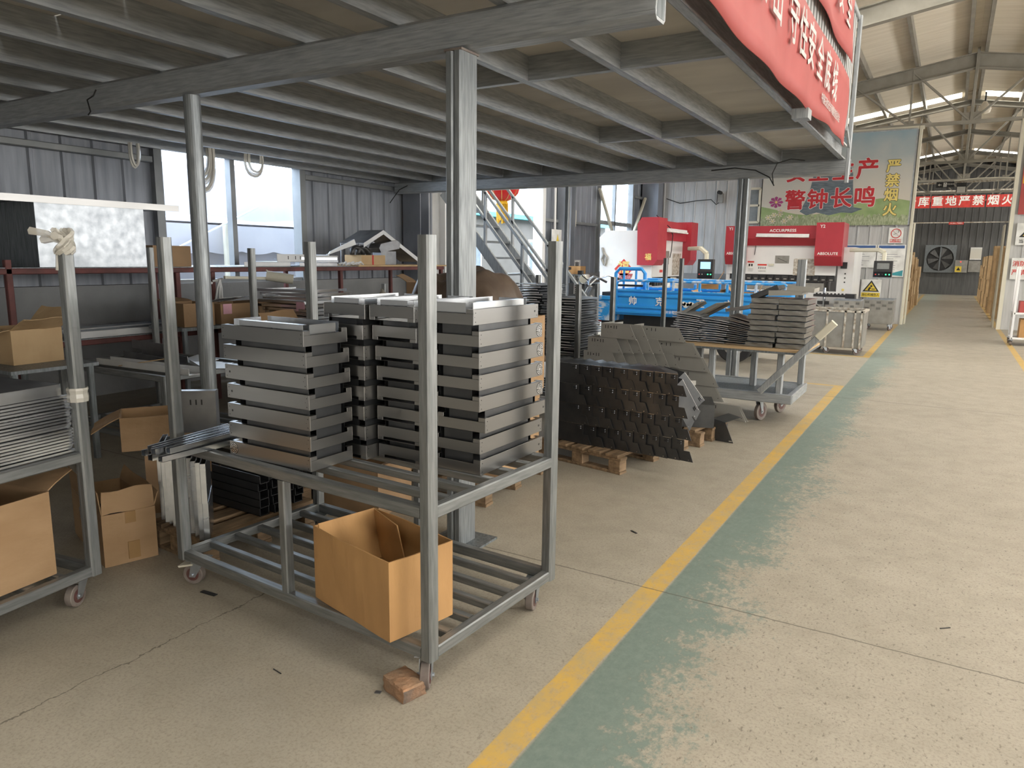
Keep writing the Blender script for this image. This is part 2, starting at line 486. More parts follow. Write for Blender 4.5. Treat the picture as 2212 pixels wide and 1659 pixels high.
for q in (10.85, 14.5):
    b.box(XL-.12, XL+.12, q-.07, q+.07, 0, 3.2)
b.box(XL-.12, XL+.12, 10.8, 14.57, 3.13, 3.27)
struct('door_1', b)
# diagonal wind braces across the second window
b = B('cream_paint')
b.bar((XL+.18, 17.3, 3.3), (XL+.18, 19.0, 1.3), .07); b.bar((XL+.18, 20.5, 3.3), (XL+.18, 18.9, 1.3), .07)
single('wind_brace', b, 'pale V-shaped bracing bars across the window behind the small red-hooded press', 'brace')

# cross wall at the end of the workshop, with the opening to the store
YW = 21.0
b = B('panel_white')
ribbed(b, 'x', -8, -.98, YW, 1.18, lambda q: 4.8, -1, .3)
b.box(-8, -4.75, YW-.03, YW+.1, 0, 1.18, 'concrete_wall')
ribbed(b, 'x', -4.75, -.98, YW-.02, 0, 2.46, -1, .3)
struct('wall_partition', b)
b = B('cream_paint'); b.box(-1.0, -.94, YW-.06, YW+.16, 0, 4.85); b.box(-8, -.9, YW-.05, YW+.05, 4.78, 4.86); b.box(-.93, -.90, YW+.2, YW+.6, 0, 2.55)
struct('trim_5', b)
b = B('panel_white')
ribbed(b, 'x', 1.12, 9, YW, 0, 4.8, -1, .3)
struct('wall_partition_beyond', b)
b = B('cream_paint'); b.box(1.06, 1.14, YW-.06, YW+.16, 0, 4.85); b.box(1.0, 1.03, YW+.5, YW+1.2, 0, 2.5); b.box(1.06, 9, YW-.05, YW+.05, 4.78, 4.86)
struct('trim_6', b)
# small framed window high on the cross wall
b = B('cream_paint')
for x0, x1 in ((-5.1, -4.68),):
    for q in (2.6, 3.05, 3.5): b.box(x0, x1, YW-.1, YW-.02, q-.03, q+.03)
    for q in (x0, x1): b.box(q-.03, q+.03, YW-.1, YW-.02, 2.6, 3.5)
    b.box(x0, x1, YW-.06, YW-.05, 2.6, 3.5, 'glass_dark')
struct('window_3', b)
# right wall, end wall, rear wall
b = B('panel_white')
ribbed(b, 'y', -7, 43, 9, 0, 1.3, -1, .3); ribbed(b, 'y', -7, 43, 9, 3.2, roofz(9), -1, .3)
for y in range(-7, 44, 5): b.box(8.9, 9.05, y-.25, y+.25, 1.3, 3.2)
struct('wall_right', b)
for i, y in enumerate(range(-7, 43, 5)):
    struct('window_%d' % (i+4), B('sidelight').box(9.0, 9.02, y+.25, y+4.75, 1.3, 3.2))  # unseen glowing panels, added to light the hall from the right
b = B('panel_end')
ribbed(b, 'x', -8, 9, 43, 1.4, lambda q: roofz(q), -1, .3)
b.box(-8, 9, 42.95, 43.1, 0, 1.4)
struct('wall_end', b)
b = B('panel_white'); ribbed(b, 'x', -8, 9, -7, 0, lambda q: roofz(q), 1, .4); struct('wall_rear', b)
# roof: insulated sheets, translucent strips
STRIPS = ((-4.6, -3.6), (1.3, 2.3), (7.6, 8.4), (13.6, 14.5), (26.35, 27.1), (39.0, 39.6))
b = B('foil'); sk = []
edges = [-7]
for a, c in STRIPS: edges += [a, c]
edges += [43.2]
for i in range(0, len(edges), 2):
    y0, y1 = edges[i], edges[i+1]
    for x0, x1 in ((-8.2, RX), (RX, 9.2)):
        b.hexa([(x0, y0, roofz(x0)), (x1, y0, roofz(x1)), (x1, y1, roofz(x1)), (x0, y1, roofz(x0)), (x0, y0, roofz(x0)+.08), (x1, y0, roofz(x1)+.08), (x1, y1, roofz(x1)+.08), (x0, y1, roofz(x0)+.08)])
for a, c in STRIPS:
    b.hexa([(-.25, a, roofz(-.25)), (.35, a, roofz(.35)), (.35, c, roofz(.35)), (-.25, c, roofz(-.25)), (-.25, a, RZ+.1), (.35, a, RZ+.1), (.35, c, RZ+.1), (-.25, c, RZ+.1)])
struct('ceiling', b)
nw = 14
for a, c in STRIPS:
    for x0, x1 in ((-7.9, -.25), (.35, 8.9)):
        struct('window_%d' % nw, B('skylight').hexa([(x0, a, roofz(x0)), (x1, a, roofz(x1)), (x1, c, roofz(x1)), (x0, c, roofz(x0)), (x0, a, roofz(x0)+.02), (x1, a, roofz(x1)+.02), (x1, c, roofz(x1)+.02), (x0, c, roofz(x0)+.02)])); nw += 1
# purlins
for i in range(-7, 8):
    for off in ((-.13,) if i <= 0 else (.2,)):
        x = off + i*1.06 - (1.06 if i > 0 else 0)
        if not -7.9 < x < 8.9: continue
        z = roofz(x)
        b = B('truss_paint'); b.box(x-.035, x+.035, -7, 43, z-.19, z-.01)
        struct('roof_purlin', b)
# portal rafters / trusses
FR = (-1.8, 3.9, 9.7, 15.4, 21.0, 26.7, 32.4, 38.1, 42.8)
for y in FR:
    deep = .35 if y < 22 else .16
    b = B('truss_paint')
    for x0, x1 in ((-8, RX), (RX, 9)):
        for t0, t1, hw in ((0, .02, .09), (deep-.02, deep, .09), (.02, deep-.02, .012)):
            p = [(x0, y-hw, roofz(x0)-.2-t1), (x1, y-hw, roofz(x1)-.2-t1), (x1, y+hw, roofz(x1)-.2-t1), (x0, y+hw, roofz(x0)-.2-t1),
                 (x0, y-hw, roofz(x0)-.2-t0), (x1, y-hw, roofz(x1)-.2-t0), (x1, y+hw, roofz(x1)-.2-t0), (x0, y+hw, roofz(x0)-.2-t0)]
            b.hexa(p)
    b.box(RX-.03, RX+.03, y-.1, y+.1, RZ-.24-deep, RZ-.1)
    if y > 20:
        zc = 4.87 if y < 22 else 4.62
        b.box(-8, 9, y-.04, y+.04, zc-.04, zc+.04)
        nx = -7
        xs = [RX+q*1.3 for q in range(-6, 7)]
        for i, x in enumerate(xs):
            if abs(x-RX) < .1:
                b.bar((x, y, zc), (x, y, roofz(x)-.3), .07)
                continue
            b.bar((x, y, zc), (x, y, roofz(x)-.25), .045)
            sg = 1 if x > RX else -1
            b.bar((x-sg*1.3, y, zc), (x, y, roofz(x)-.3), .05)
            b.box(x-.1, x+.1, y-.008, y+.008, zc-.02, zc+.12)
        b.box(RX-.2, RX+.2, y-.01, y+.01, zc-.05, zc+.22)
    struct('roof_truss', b)

# what shows outside: yard, a white tarpaulin shed, a beige building
struct('ground_outside', B('outside_wall').box(-30, -8.2, -8, 40, -.15, -.02))
t = thing('tarpaulin_shelter', 'white tarpaulin shelter with scalloped edge outside the left window', 'shelter', (-10.6, 4, 0))
b = B('tarp_white')
b.grid(lambda u, v: (-10.6+.06*math.sin(9*u*3)-.05*math.sin(v*7), 2+12*u*.75, .2+v*2.75), 40, 14)
obj('side_sheet', b, t, True, True)
b = B('tarp_white')
b.grid(lambda u, v: (-10.4-.0*u, 2+9*u, 2.02-.42*v-.05*(v > .99)*abs(math.sin(u*40)) + .0*u), 120, 3)
obj('valance', b, t, True, True)
b = B('tarp_white'); b.poly([(-10.4, 2, 2.05), (-10.4, 11, 2.05), (-12.4, 11, 3.2), (-12.4, 2, 3.9)], [(0, 1, 2, 3)]); obj('roof_sheet', b, t, True, solid=.01)
b = B('white_paint'); b.bar((-10.2, 5.2, .8), (-10.2, 8.6, 2.35), .05, .02); obj('strap', b, t, True)
b = B('cream_paint'); b.cyl((-10.3, 8.0, 0), (-10.3, 8.0, 2.1), .05); obj('pole', b, t, True)
t = thing('yard_building', 'beige building with cyan roof edge and windows seen through the doorway', 'building', (-15, 18, 0))
obj('wall', B('outside_wall').box(-18, -15, 8, 34, 0, 3.05), t, True)
obj('roof_edge', B('cyan_trim').box(-18.2, -14.7, 7.8, 34.2, 3.05, 3.22), t, True)
for y in (12, 16.5, 19.0, 22, 27):
    w_ = obj('window', B('white_paint').box(-15.04, -14.96, y-.75, y+.75, .9, 2.3), t, True)
    obj('pane', B('glass_dark').box(-14.955, -14.95, y-.66, y-.04, 1, 2.2).box(-14.955, -14.95, y+.04, y+.66, 1, 2.2), w_, True)
b = B('cyan_trim'); b.cyl((-9.4, 11.7, 0), (-9.4, 11.7, 3.2), .09)
single('door_post', b, 'bright blue post standing in the yard just outside the doorway', 'post')
b = B('blue_paint'); b.bar((-9.6, 10.6, .9), (-9.6, 13.6, .82), .04); b.bar((-9.6, 10.6, .6), (-9.6, 13.6, .5), .04)
for y in (10.7, 12.1, 13.5): b.bar((-9.6, y, 0), (-9.6, y, .9), .04)
single('yard_barrier', b, 'low blue pipe barrier outside the doorway below the stairs', 'barrier')

# ================================================================== MEZZANINE
mz = thing('mezzanine', 'galvanised steel mezzanine platform on posts spanning the left half of the workshop', 'platform', (-2.17, 3.11, 0))
def pm(name, b, **kw): return obj(name, b, mz, True, **kw)
G0, G1 = 2.545, 2.72
for y, x0, x1 in ((3.14, -7.9, -1.165), (9.42, -7.85, -1.12)):
    b = B('galv_x')
    b.bar((x0, y, (G0+G1)/2), (x1, y, (G0+G1)/2), .12, G1-G0, up=(0, 0, 1), c=.16)
    for dz in (.045, -.045): b.bar((x0, y-.0602, (G0+G1)/2+dz), (x1-.002, y-.0602, (G0+G1)/2+dz), .006, .014)
    b.box(x1-.001, x1+.001, y-.045, y+.045, G0+.015, G1-.015, 'galv_dark')  # dark cap paints the shade inside the open girder end
    pm('girder', b)
# joists: C sections
def joist(x, y0, y1, sgn=-1, z0=G1, z1=2.88):
    b = B('galv_y')
    b.box(x-.002, x+.002, y0, y1, z0, z1)
    for z in (z0, z1-.004): b.box(x, x+sgn*.055, y0, y1, z, z+.004)
    b.box(x+sgn*.053, x+sgn*.056, y0, y1, z0, z0+.016)
    for q in (.05, .11): b.box(x+sgn*-.0025, x+sgn*-.001, y0, y1, z0+q-.006, z0+q+.006)
    return pm('joist', b)
JX = [-1.24-.662*i for i in range(11)]
for i, x in enumerate(JX):
    joist(x, -1.2, 9.52, 1 if i == 0 else -1)
for y in (4.45, 7.08, 1.2, 9.49):
    n = 4 if y < 9 else 11
    for i in range(n-1):
        if y == 1.2 and i > 1: continue
        b = B('galv_x'); xa, xb = JX[i]-.004, JX[i+1]+.004
        b.box(xb, xa, y-.002, y+.002, G1+.002, 2.878); b.box(xb, xa, y, y+.05, G1+.002, G1+.006); b.box(xb, xa, y-.004, y-.001, G1+.05, G1+.06); b.box(xb, xa, y-.004, y-.001, G1+.1, G1+.11)
        pm('cross_joist', b)
for i in range(9):
    y0 = -1.2+i*1.22; y1 = min(9.6, y0+1.21)
    pm('deck_board', B('deck_board').box(-7.95, -1.19, y0, y1, 2.881, 2.9))
b = B('galv_post')
for x in (-2.195, -2.147):
    b.bar((x, 3.11, .012), (x, 3.11, G0), .047, .15, up=(0, 1, 0), c=.2)
b.box(-2.33, -2.03, 2.98, 3.26, 0, .012, 'galv_dark')
c_ = pm('column', b)
obj('weld_seam', B('rubber').box(-2.222, -2.118, 3.034, 3.186, G0-.012, G0-.001), c_, True)
pm('column', B('galv_post').cyl((-4.28, 3.12, 0), (-4.28, 3.12, G0), .052, n=24), smooth=False)
b = B('galv_post'); b.bar((-2.34, 9.42, .012), (-2.34, 9.42, G0), .07, .14, up=(0, 1, 0), c=.2); b.bar((-2.27, 9.42, .012), (-2.27, 9.42, G0), .07, .14, up=(0, 1, 0), c=.2); b.box(-2.45, -2.15, 9.3, 9.55, 0, .012)
pm('column', b)
b = B('galv_post'); b.bar((-4.75, 9.42, 0), (-4.75, 9.42, G0), .06); pm('column', b)
# guard panel of ribbed sheet along the open edge
b = B('panel_white')
n = 74
for i in range(n):
    y0 = -1+i*.135
    b.hexa([(-1.12, y0, 2.9), (-1.12, y0+.07, 2.9), (-1.15, y0+.07, 2.9), (-1.15, y0, 2.9), (-1.12, y0, 4.1), (-1.12, y0+.07, 4.1), (-1.15, y0+.07, 4.1), (-1.15, y0, 4.1)])
    b.box(-1.16, -1.15, y0+.07, y0+.135, 2.9, 4.1)
pm('guard_panel', b)
b = B('galv'); b.bar((-1.1, 9.03, 2.42), (-1.1, 9.03, 4.15), .04, .07); b.bar((-1.13, -1, 4.13), (-1.13, 9.05, 4.13), .06); b.bar((-1.1, 8.7, 2.95), (-1.1, 9.03, 2.8), .02, .05)
pm('guard_frame', b)
# wires hanging by the back girder
b = B('cable')
b.tube([(-1.6, 9.33, 2.72), (-1.75, 9.28, 2.74), (-1.9, 9.27, 2.7), (-1.95, 9.27, 2.58), (-1.93, 9.27, 2.46)], .006, 6)
b.tube([(-2.7, 9.33, 2.66), (-2.4, 9.28, 2.67), (-2.15, 9.27, 2.63), (-1.98, 9.27, 2.54), (-1.92, 9.27, 2.44)], .007, 6)
single('loose_cable', b, 'two black cable ends dangling from the mezzanine girder in front of the big poster', 'cable')
b = B('cable'); b.tube([(-7.55, 9.32, 2.66), (-7.7, 9.3, 2.6), (-7.85, 9.3, 2.45), (-7.9, 9.3, 2.4)], .007, 6)
single('hanging_wire', b, 'thin dark wire drooping at the left end of the rear mezzanine girder', 'wire')
b = B('cable'); b.tube([(-5.2, 3.04, 2.66), (-5.22, 3.03, 2.62), (-5.3, 3.03, 2.6), (-5.27, 3.03, 2.52), (-5.3, 3.03, 2.5)], .005, 6)
single('wire_loop', b, 'small twist of wire hooked on the front mezzanine girder', 'wire')
# plastic straps and film hanging from the joists in front of the window
def hank(name, x, y, z, hh, ww, label, n=13):
    b = B('wrap')
    rnd = random.Random(int(y*100))
    for i in range(n):
        a = rnd.uniform(.6, 1); o = rnd.uniform(-.03, .03)
        pts = [(x+o, y+ww*a*math.cos(PI*q/12)*(.75+.25*math.sin(PI*q/12)), z-hh*a*math.sin(PI*q/12)) for q in range(13)]
        b.tube(pts, .013, 5)
    return single(name, b, label, 'plastic')
hank('plastic_strap', -7.15, 5.3, 2.7, .48, .18, 'thick hank of clear plastic straps hung from a joist by the round post')
hank('plastic_bag', -7.15, 6.0, 2.7, .25, .17, 'crumpled clear plastic bag hung from a joist in the window bay', 6)
hank('string_loop', -7.5, 4.75, 2.69, .25, .06, 'thin loops of string hanging at the left end of the window', 2)

# red slogan banners on the guard panel
t = thing('red_banner', 'long red cloth banner with white slogan along the edge of the mezzanine', 'banner', (-1.07, 5, 2.75))
b = B('banner_red')
def bann(u, v):
    y = .8+7.55*u
    zt, zb = 3.40-.03*u, 2.76-.06*math.sin(u*PI)+.01*math.sin(u*23)
    if u > .97: zb -= .03
    return (-1.075+.012*math.sin(u*40)*(1-v)+.01*math.sin(u*17+v*5), y, zb+(zt-zb)*v)
b.grid(bann, 90, 6); obj('cloth', b, t, True, True, .004)
for ch, y in zip('安全责任重于泰山守住安全底线', (.9, 1.35, 1.8, 2.25, 2.7, 3.15, 4.42, 4.83, 5.35, 5.7, 6.05, 6.47, 6.88, 7.3)):
    text(ch, .34, 'banner_white', t, (-1.052, y, 3.11), (PI/2, 0, PI/2), .012, .001, sx=.9, world=True)
text('中国石化安全环境检查委员会', .085, 'banner_white', t, (-1.052, 7.2, 2.88), (PI/2, 0, PI/2), .004, .001, world=True)
t = thing('red_banner', 'faded red banner hung higher on the ribbed guard panel, above the slogan banner', 'banner', (-1.07, 7, 3.5))
b = B('banner_red'); b.grid(lambda u, v: (-1.075+.015*math.sin(u*21+v*3), 3+5.38*u, 3.52+.62*v), 60, 6); obj('cloth', b, t, True, True, .004)
for ch, y in zip('预防为主生命至上安全', (3.3, 3.8, 4.3, 4.8, 5.3, 5.8, 6.3, 6.8, 7.3, 7.8)):
    text(ch, .34, 'banner_white', t, (-1.05, y, 3.85), (PI/2, 0, PI/2), .01, .001, sx=.9, world=True)
b = B('galv'); b.box(-1.18, -1.06, 6.15, 6.3, 2.64, 2.715)
single('junction_box', b, 'small metal box fixed under the slogan banner on the mezzanine edge', 'box')

# ================================================================== TROLLEYS
def caster(parent, x, y, ztop, rw=.05, swivel=0., brake=False):
    b = B('spangle')
    b.box(-.045, .045, -.04, .04, ztop-.006, ztop)
    b.cyl((0, 0, ztop-.02), (0, 0, ztop-.006), .028)
    for q in (-.024, .021):
        b.prism([(-.03, q, ztop-.02), (.03, q, ztop-.02), (.045, q, rw-.012), (.015, q, rw-.012)], (0, .003, 0))
    b.cyl((.03, -.032, rw), (.03, .032, rw), .008, n=8)
    c = obj('caster', b, parent)
    c.location = (x, y, 0); c.rotation_euler = (0, 0, swivel)
    wb = B('rubber')
    wb.cyl((.03, -.017, rw), (.03, .017, rw), rw-.0005, n=24).bevel(.003)
    wb.cyl((.03, -.0185, rw), (.03, .0185, rw), rw*.62, n=20, m='wheel_red')
    wb.cyl((.03, -.02, rw), (.03, .02, rw), rw*.28, n=14, m='spangle')
    obj('wheel', wb, c)
    if brake:
        pb = B('cream_paint'); pb.hexa([(.02, -.03, .1), (.09, -.03, .085), (.09, .03, .085), (.02, .03, .1), (.02, -.03, .108), (.095, -.03, .093), (.095, .03, .093), (.02, .03, .108)])
        obj('brake_pedal', pb, c)
    return c

def trolley(label, loc, rz, L, D, zb, zd, zt, posts, nslat=5, mid=True, sw=(.4, 2.2, 3.6, 5.2), br=(), pw=.05, group=None):
    """square-tube stock trolley; local origin at the centre on the floor"""
    t = thing('stock_trolley', label, 'trolley', loc, rz, group)
    hx, hy = L/2, D/2
    for i, (sx, sy) in enumerate(((-1, -1), (1, -1), (1, 1), (-1, 1))):
        ht = posts[i]
        b = B('tube'); b.bar((sx*hx, sy*hy, zb-.045), (sx*hx, sy*hy, ht), pw, c=.14)
        for q in (-.008, .012):
            b.box(sx*hx-.001+q, sx*hx+.002+q, sy*hy-pw/2-.0008, sy*hy-pw/2+.001, zb, ht)
            b.box(sx*hx-pw/2-.0008, sx*hx-pw/2+.001, sy*hy+q, sy*hy+q+.003, zb, ht)
        o = obj('post', b, t)
    for z in (zb, zd):
        for s in (-1, 1):
            b = B('tube_x'); b.bar((-hx+pw/2, s*hy, z-.0225), (hx-pw/2, s*hy, z-.0225), .04, .045); obj('rail', b, t)
            b = B('tube_y'); b.bar((s*hx, -hy+pw/2, z-.0225), (s*hx, hy-pw/2, z-.0225), .04, .045); obj('rail', b, t)
        for i in range(nslat):
            y = -hy+(i+1)*D/(nslat+1)
            b = B('tube_x'); b.bar((-hx+.02, y, z-.017), (hx-.02, y, z-.017), .032, .032); obj('slat', b, t)
    if mid:
        for s in (-1, 1):
            b = B('tube'); b.bar((-.01, s*hy, zb), (-.01, s*hy, zd-.045), .04); obj('upright', b, t)
    for i, (sx, sy) in enumerate(((-1, -1), (1, -1), (1, 1), (-1, 1))):
        caster(t, sx*(hx-.05), sy*(hy-.04), zb-.045, swivel=sw[i], brake=i in br)
    return t

RL, RD, RYAW = (-2.1975, 2.3505), .812, R(-3.2)
tr = trolley('galvanised stock trolley loaded with shallow steel trays, blocked by a brick', (RL[0], RL[1], 0), RYAW, 1.515, .812, .175, .70, 1.62, (1.62, 1.62, 1.62, 1.62), br=(0,), sw=(3.6, 5.3, 5.0, 2))
LY = R(8)
lc = V((-3.16, 1.66, 0)) + M.Rotation(LY, 3, 'Z') @ V((-.757, -.406, 0))
trolley('galvanised stock trolley at the left edge holding thin steel sheets and a carton', (lc.x, lc.y, 0), LY, 1.515, .812, .175, .70, 1.58, (1.58, 1.58, 1.575, 1.57), mid=False, sw=(1, 2, 5.0, 2))

# plastic bow knotted round the left trolley's post
b = B('wrap')
rnd = random.Random(5)
for i in range(7):
    a = rnd.uniform(0, 6.28)
    pts = [(.03*math.cos(a+q*.5)*(1+.5*math.sin(q)), .03*math.sin(a+q*.5), -.04+.012*q) for q in range(9)]
    b.tube(pts, .011, 5)
for dx, dy, dz in ((-.13, -.06, .05), (-.10, -.03, .015), (.03, -.05, .03), (-.06, .05, .05)):
    b.tube([(0, 0, 0), (dx*.5, dy*.5, dz*.6+.01), (dx, dy, dz)], [.008, .014, .018], 6)
b.tube([(0, 0, 0), (-.01, -.025, -.05), (-.015, -.028, -.11)], .007, 5)
single('plastic_bow', b, 'crumpled clear plastic wrap knotted on top of the left trolley post', 'plastic', loc=(-3.16, 1.66, 1.585))
b = B('wrap')
b.lathe([(.041, -.03), (.043, -.012), (.040, .005), (.043, .02), (.041, .03)], 0, 0, 10)
single('plastic_wrap', b, 'band of clear tape wrapped round the middle of the left trolley post', 'tape', loc=(-3.16, 1.66, .95))

# ================================================================== SHALLOW TRAYS
TL, TW, TH = .49, .235, .0605
def fan(b, x, z, y, r0):
    for q in (.3, .6, .9):
        n = 24
        for i in range(n):
            if i % 6 == 0: continue
            a0, a1 = 2*PI*i/n, 2*PI*(i+1)/n
            ra, rb = r0*q, r0*(q-.16)
            b.poly([(x+ra*math.cos(a0), y, z+ra*math.sin(a0)), (x+ra*math.cos(a1), y, z+ra*math.sin(a1)), (x+rb*math.cos(a1), y, z+rb*math.sin(a1)), (x+rb*math.cos(a0), y, z+rb*math.sin(a0))], [(0, 1, 2, 3)])

def make_tray(vent, lip, hole, notch_low=False, side=-1, top=False, label=''):
    """shallow folded steel tray, long side along x, front long side at -y; origin bottom centre"""
    t = thing('steel_tray', label, 'tray')
    hx, hy, e = TL/2, TW/2, .0018
    b = B('stainless', 'black')
    b.box(-hx, hx, -hy, -hy+e, 0, TH); b.box(-hx, hx, hy-e, hy, 0, TH*.96)
    n0, n1 = -hy+.035, hy-.03
    for s in (-1, 1):
        x0, x1 = (s*hx-e, s*hx) if s > 0 else (s*hx, s*hx+e)
        if notch_low:
            b.box(x0, x1, -hy+e, hy-e, .014, TH); b.box(x0, x1, -hy+e, n0, 0, .014); b.box(x0, x1, n1, hy-e, 0, .014)
        else:
            b.box(x0, x1, -hy+e, hy-e, 0, TH-.017); b.box(x0, x1, -hy+e, n0, TH-.017, TH); b.box(x0, x1, n1, hy-e, TH-.017, TH)
        # folded-in lips
        b.box(s*(hx-.02), s*hx, -hy+e, n0, TH-e, TH); b.box(s*(hx-.02), s*hx, n1, hy-e, TH-e, TH)
    b.box(*((-hx, -hx+.1) if side < 0 else (hx-.1, hx)), -hy, -hy+.016, TH-e, TH)
    b.box(-hx+e, hx-e, -hy+e, hy-e, 0, e)
    b.bevel(.0009)
    # rivets and pilot holes on the front face
    for x in (-hx+.012, hx-.012):
        for z in (.012, TH-.014): b.cyl((x, -hy-.0006, z), (x, -hy+.0005, z), .0022, n=8, m='black')
    for x in (-hx+.006, hx-.02): b.cyl((x, -hy-.0006, .03), (x, -hy+.0005, .03), .0014, n=6, m='black')
    if hole: b.cyl((side*(hx-.03), -hy-.0006, .03), (side*(hx-.03), -hy+.0005, .03), .0048, n=12, m='black')
    obj('body', b, t)
    # upstanding inner flanges that carry the next tray
    b = B('bright_steel' if top else 'dark_sheet')  # dark material paints shade between trays, bright one the window light on top
    b.box((-hx+.10 if side < 0 else -hx+.016), (hx-.016 if side < 0 else hx-.10), -hy+.014, -hy+.0155, .004, TH+lip)
    b.box(-hx+.03, hx-.03, hy-.0175, hy-.016, .004, TH+lip)
    b.box(hx-.02, hx-.0185, -hy+.05, hy-.045, .03, TH+lip*.9)
    b.box(-hx+.0185, -hx+.02, -hy+.05, hy-.045, .03, TH+lip*.9)
    b.box((-hx+.1 if side < 0 else -hx+.02), (hx-.02 if side < 0 else hx-.1), -hy+.0155, -hy+.04, TH+lip-.0015, TH+lip)
    obj('inner_flange', b, t)
    if vent:
        vx = side*(hx-.028)
        b = B('black'); b.cyl((vx, -hy-.0004, .03), (vx, -hy+.0004, .03), .026, n=24)
        v = obj('vent', b, t)
        b = B('bright_steel'); fan(b, vx, .03, -hy-.0012, .026)
        b.box(vx-.026, vx+.026, -hy-.0014, -hy-.0008, .029, .031); b.box(vx-.001, vx+.001, -hy-.0014, -hy-.0008, .004, .056)
        obj('vent_grille', b, v)
    return t

protos = {}
def tray(kind, loc, rz, label, group, tilt=(0, 0)):
    vent, lip, hole, low, side, top = kind
    key = kind
    if key not in protos:
        o = make_tray(vent, lip, hole, low, side, top, label); protos[key] = o
        o.location = loc; o.rotation_euler = (tilt[0], tilt[1], rz); o['group'] = group
        return o
    return dup(protos[key], loc, (tilt[0], tilt[1], rz), label, group)

rnd = random.Random(11)
ZD = .70
def stack(n, pitch, cx, cy, rz, kinds, jx, where, group):
    for i in range(n):
        z = ZD+i*pitch+.0003
        nm = ORD[n-1-i]
        lab = ('topmost' if i == n-1 else 'bottom' if i == 0 else nm+' from the top') + ' steel tray in ' + where
        dx, dy = jx(i)
        tray(kinds(i)+(i == n-1,), (cx+dx, cy+dy, z), rz+rnd.uniform(-.008, .008), lab, group)
# front-left stack: long faces towards the camera
stack(7, .0834, -2.345, 2.09, R(-.5), lambda i: (True, .0229, False, False, -1) if i == 0 else (False, .0229, 1 < i < 5, False, -1), lambda i: ((0, 0), (.003, 0), (.002, 0), (.003, 0), (-.001, -.002), (-.004, -.003), (-.008, -.006))[i], 'the seven-high front-left stack', 'trays stacked at the front left of the trolley')
# right-hand stack: long faces to the right, vents at the far end
stack(8, .0850, -1.6275, 2.55, R(89), lambda i: (i in (3, 4, 5, 6), .0245, i not in (3, 4, 5, 6), False, 1), lambda i: ((0, 0), (-.003, 0), (.013, .012), (-.002, -.003), (-.004, -.003), (-.004, -.003), (-.007, -.005), (-.016, -.03))[i], 'the right-hand stack', 'trays stacked at the right of the trolley')
stack(8, .0850, -1.90, 2.52, R(89), lambda i: (False, .0245, False, True, 1), lambda i: ((-.008, .017), (0, 0), (0, 0), (.002, 0), (.004, -.003), (.006, -.01), (-.003, -.016), (.012, -.05))[i], 'the stack left of the near post', 'trays stacked in the middle of the trolley')
stack(8, .0850, -2.152, 2.465, R(89), lambda i: (False, .0245, False, True, 1), lambda i: ((0, .01), (.004, 0), (-.004, .004), (.005, 0), (0, .006), (.006, 0), (-.002, 0), (.014, 0))[i], 'the stack behind the front-left stack', 'trays stacked at the back left of the trolley')

# thin profiles lying on the trolley deck and sticking out at its left
b0 = None
rnd = random.Random(3)
for i in range(9):
    row, c = (i // 5), i % 5
    x = -2.865+.036*c + row*.015; z = .7005+row*.027
    yaw_ = R(3+rnd.uniform(-6, 6))
    if b0 is None:
        b = B('bright_steel', 'mid_sheet')
        ln = .46
        b.box(-.014, .014, -ln/2, ln/2, 0, .0015); b.box(-.014, -.0125, -ln/2, ln/2, 0, .024); b.box(.0125, .014, -ln/2, ln/2, 0, .024); b.box(-.014, -.006, -ln/2, ln/2, .0225, .024, 'mid_sheet')
        b0 = single('steel_channel', b, '', 'channel')
        o = b0
    else: o = dup(b0)
    o.location = (x, 1.98+rnd.uniform(-.03, .03), z); o.rotation_euler = (0, 0, yaw_)
    o['label'] = ('%s thin channel from the left, %s layer, beside the front-left tray stack' % (ORD[c], ('lower', 'upper')[row]))
    o['group'] = 'thin channels on the trolley deck'

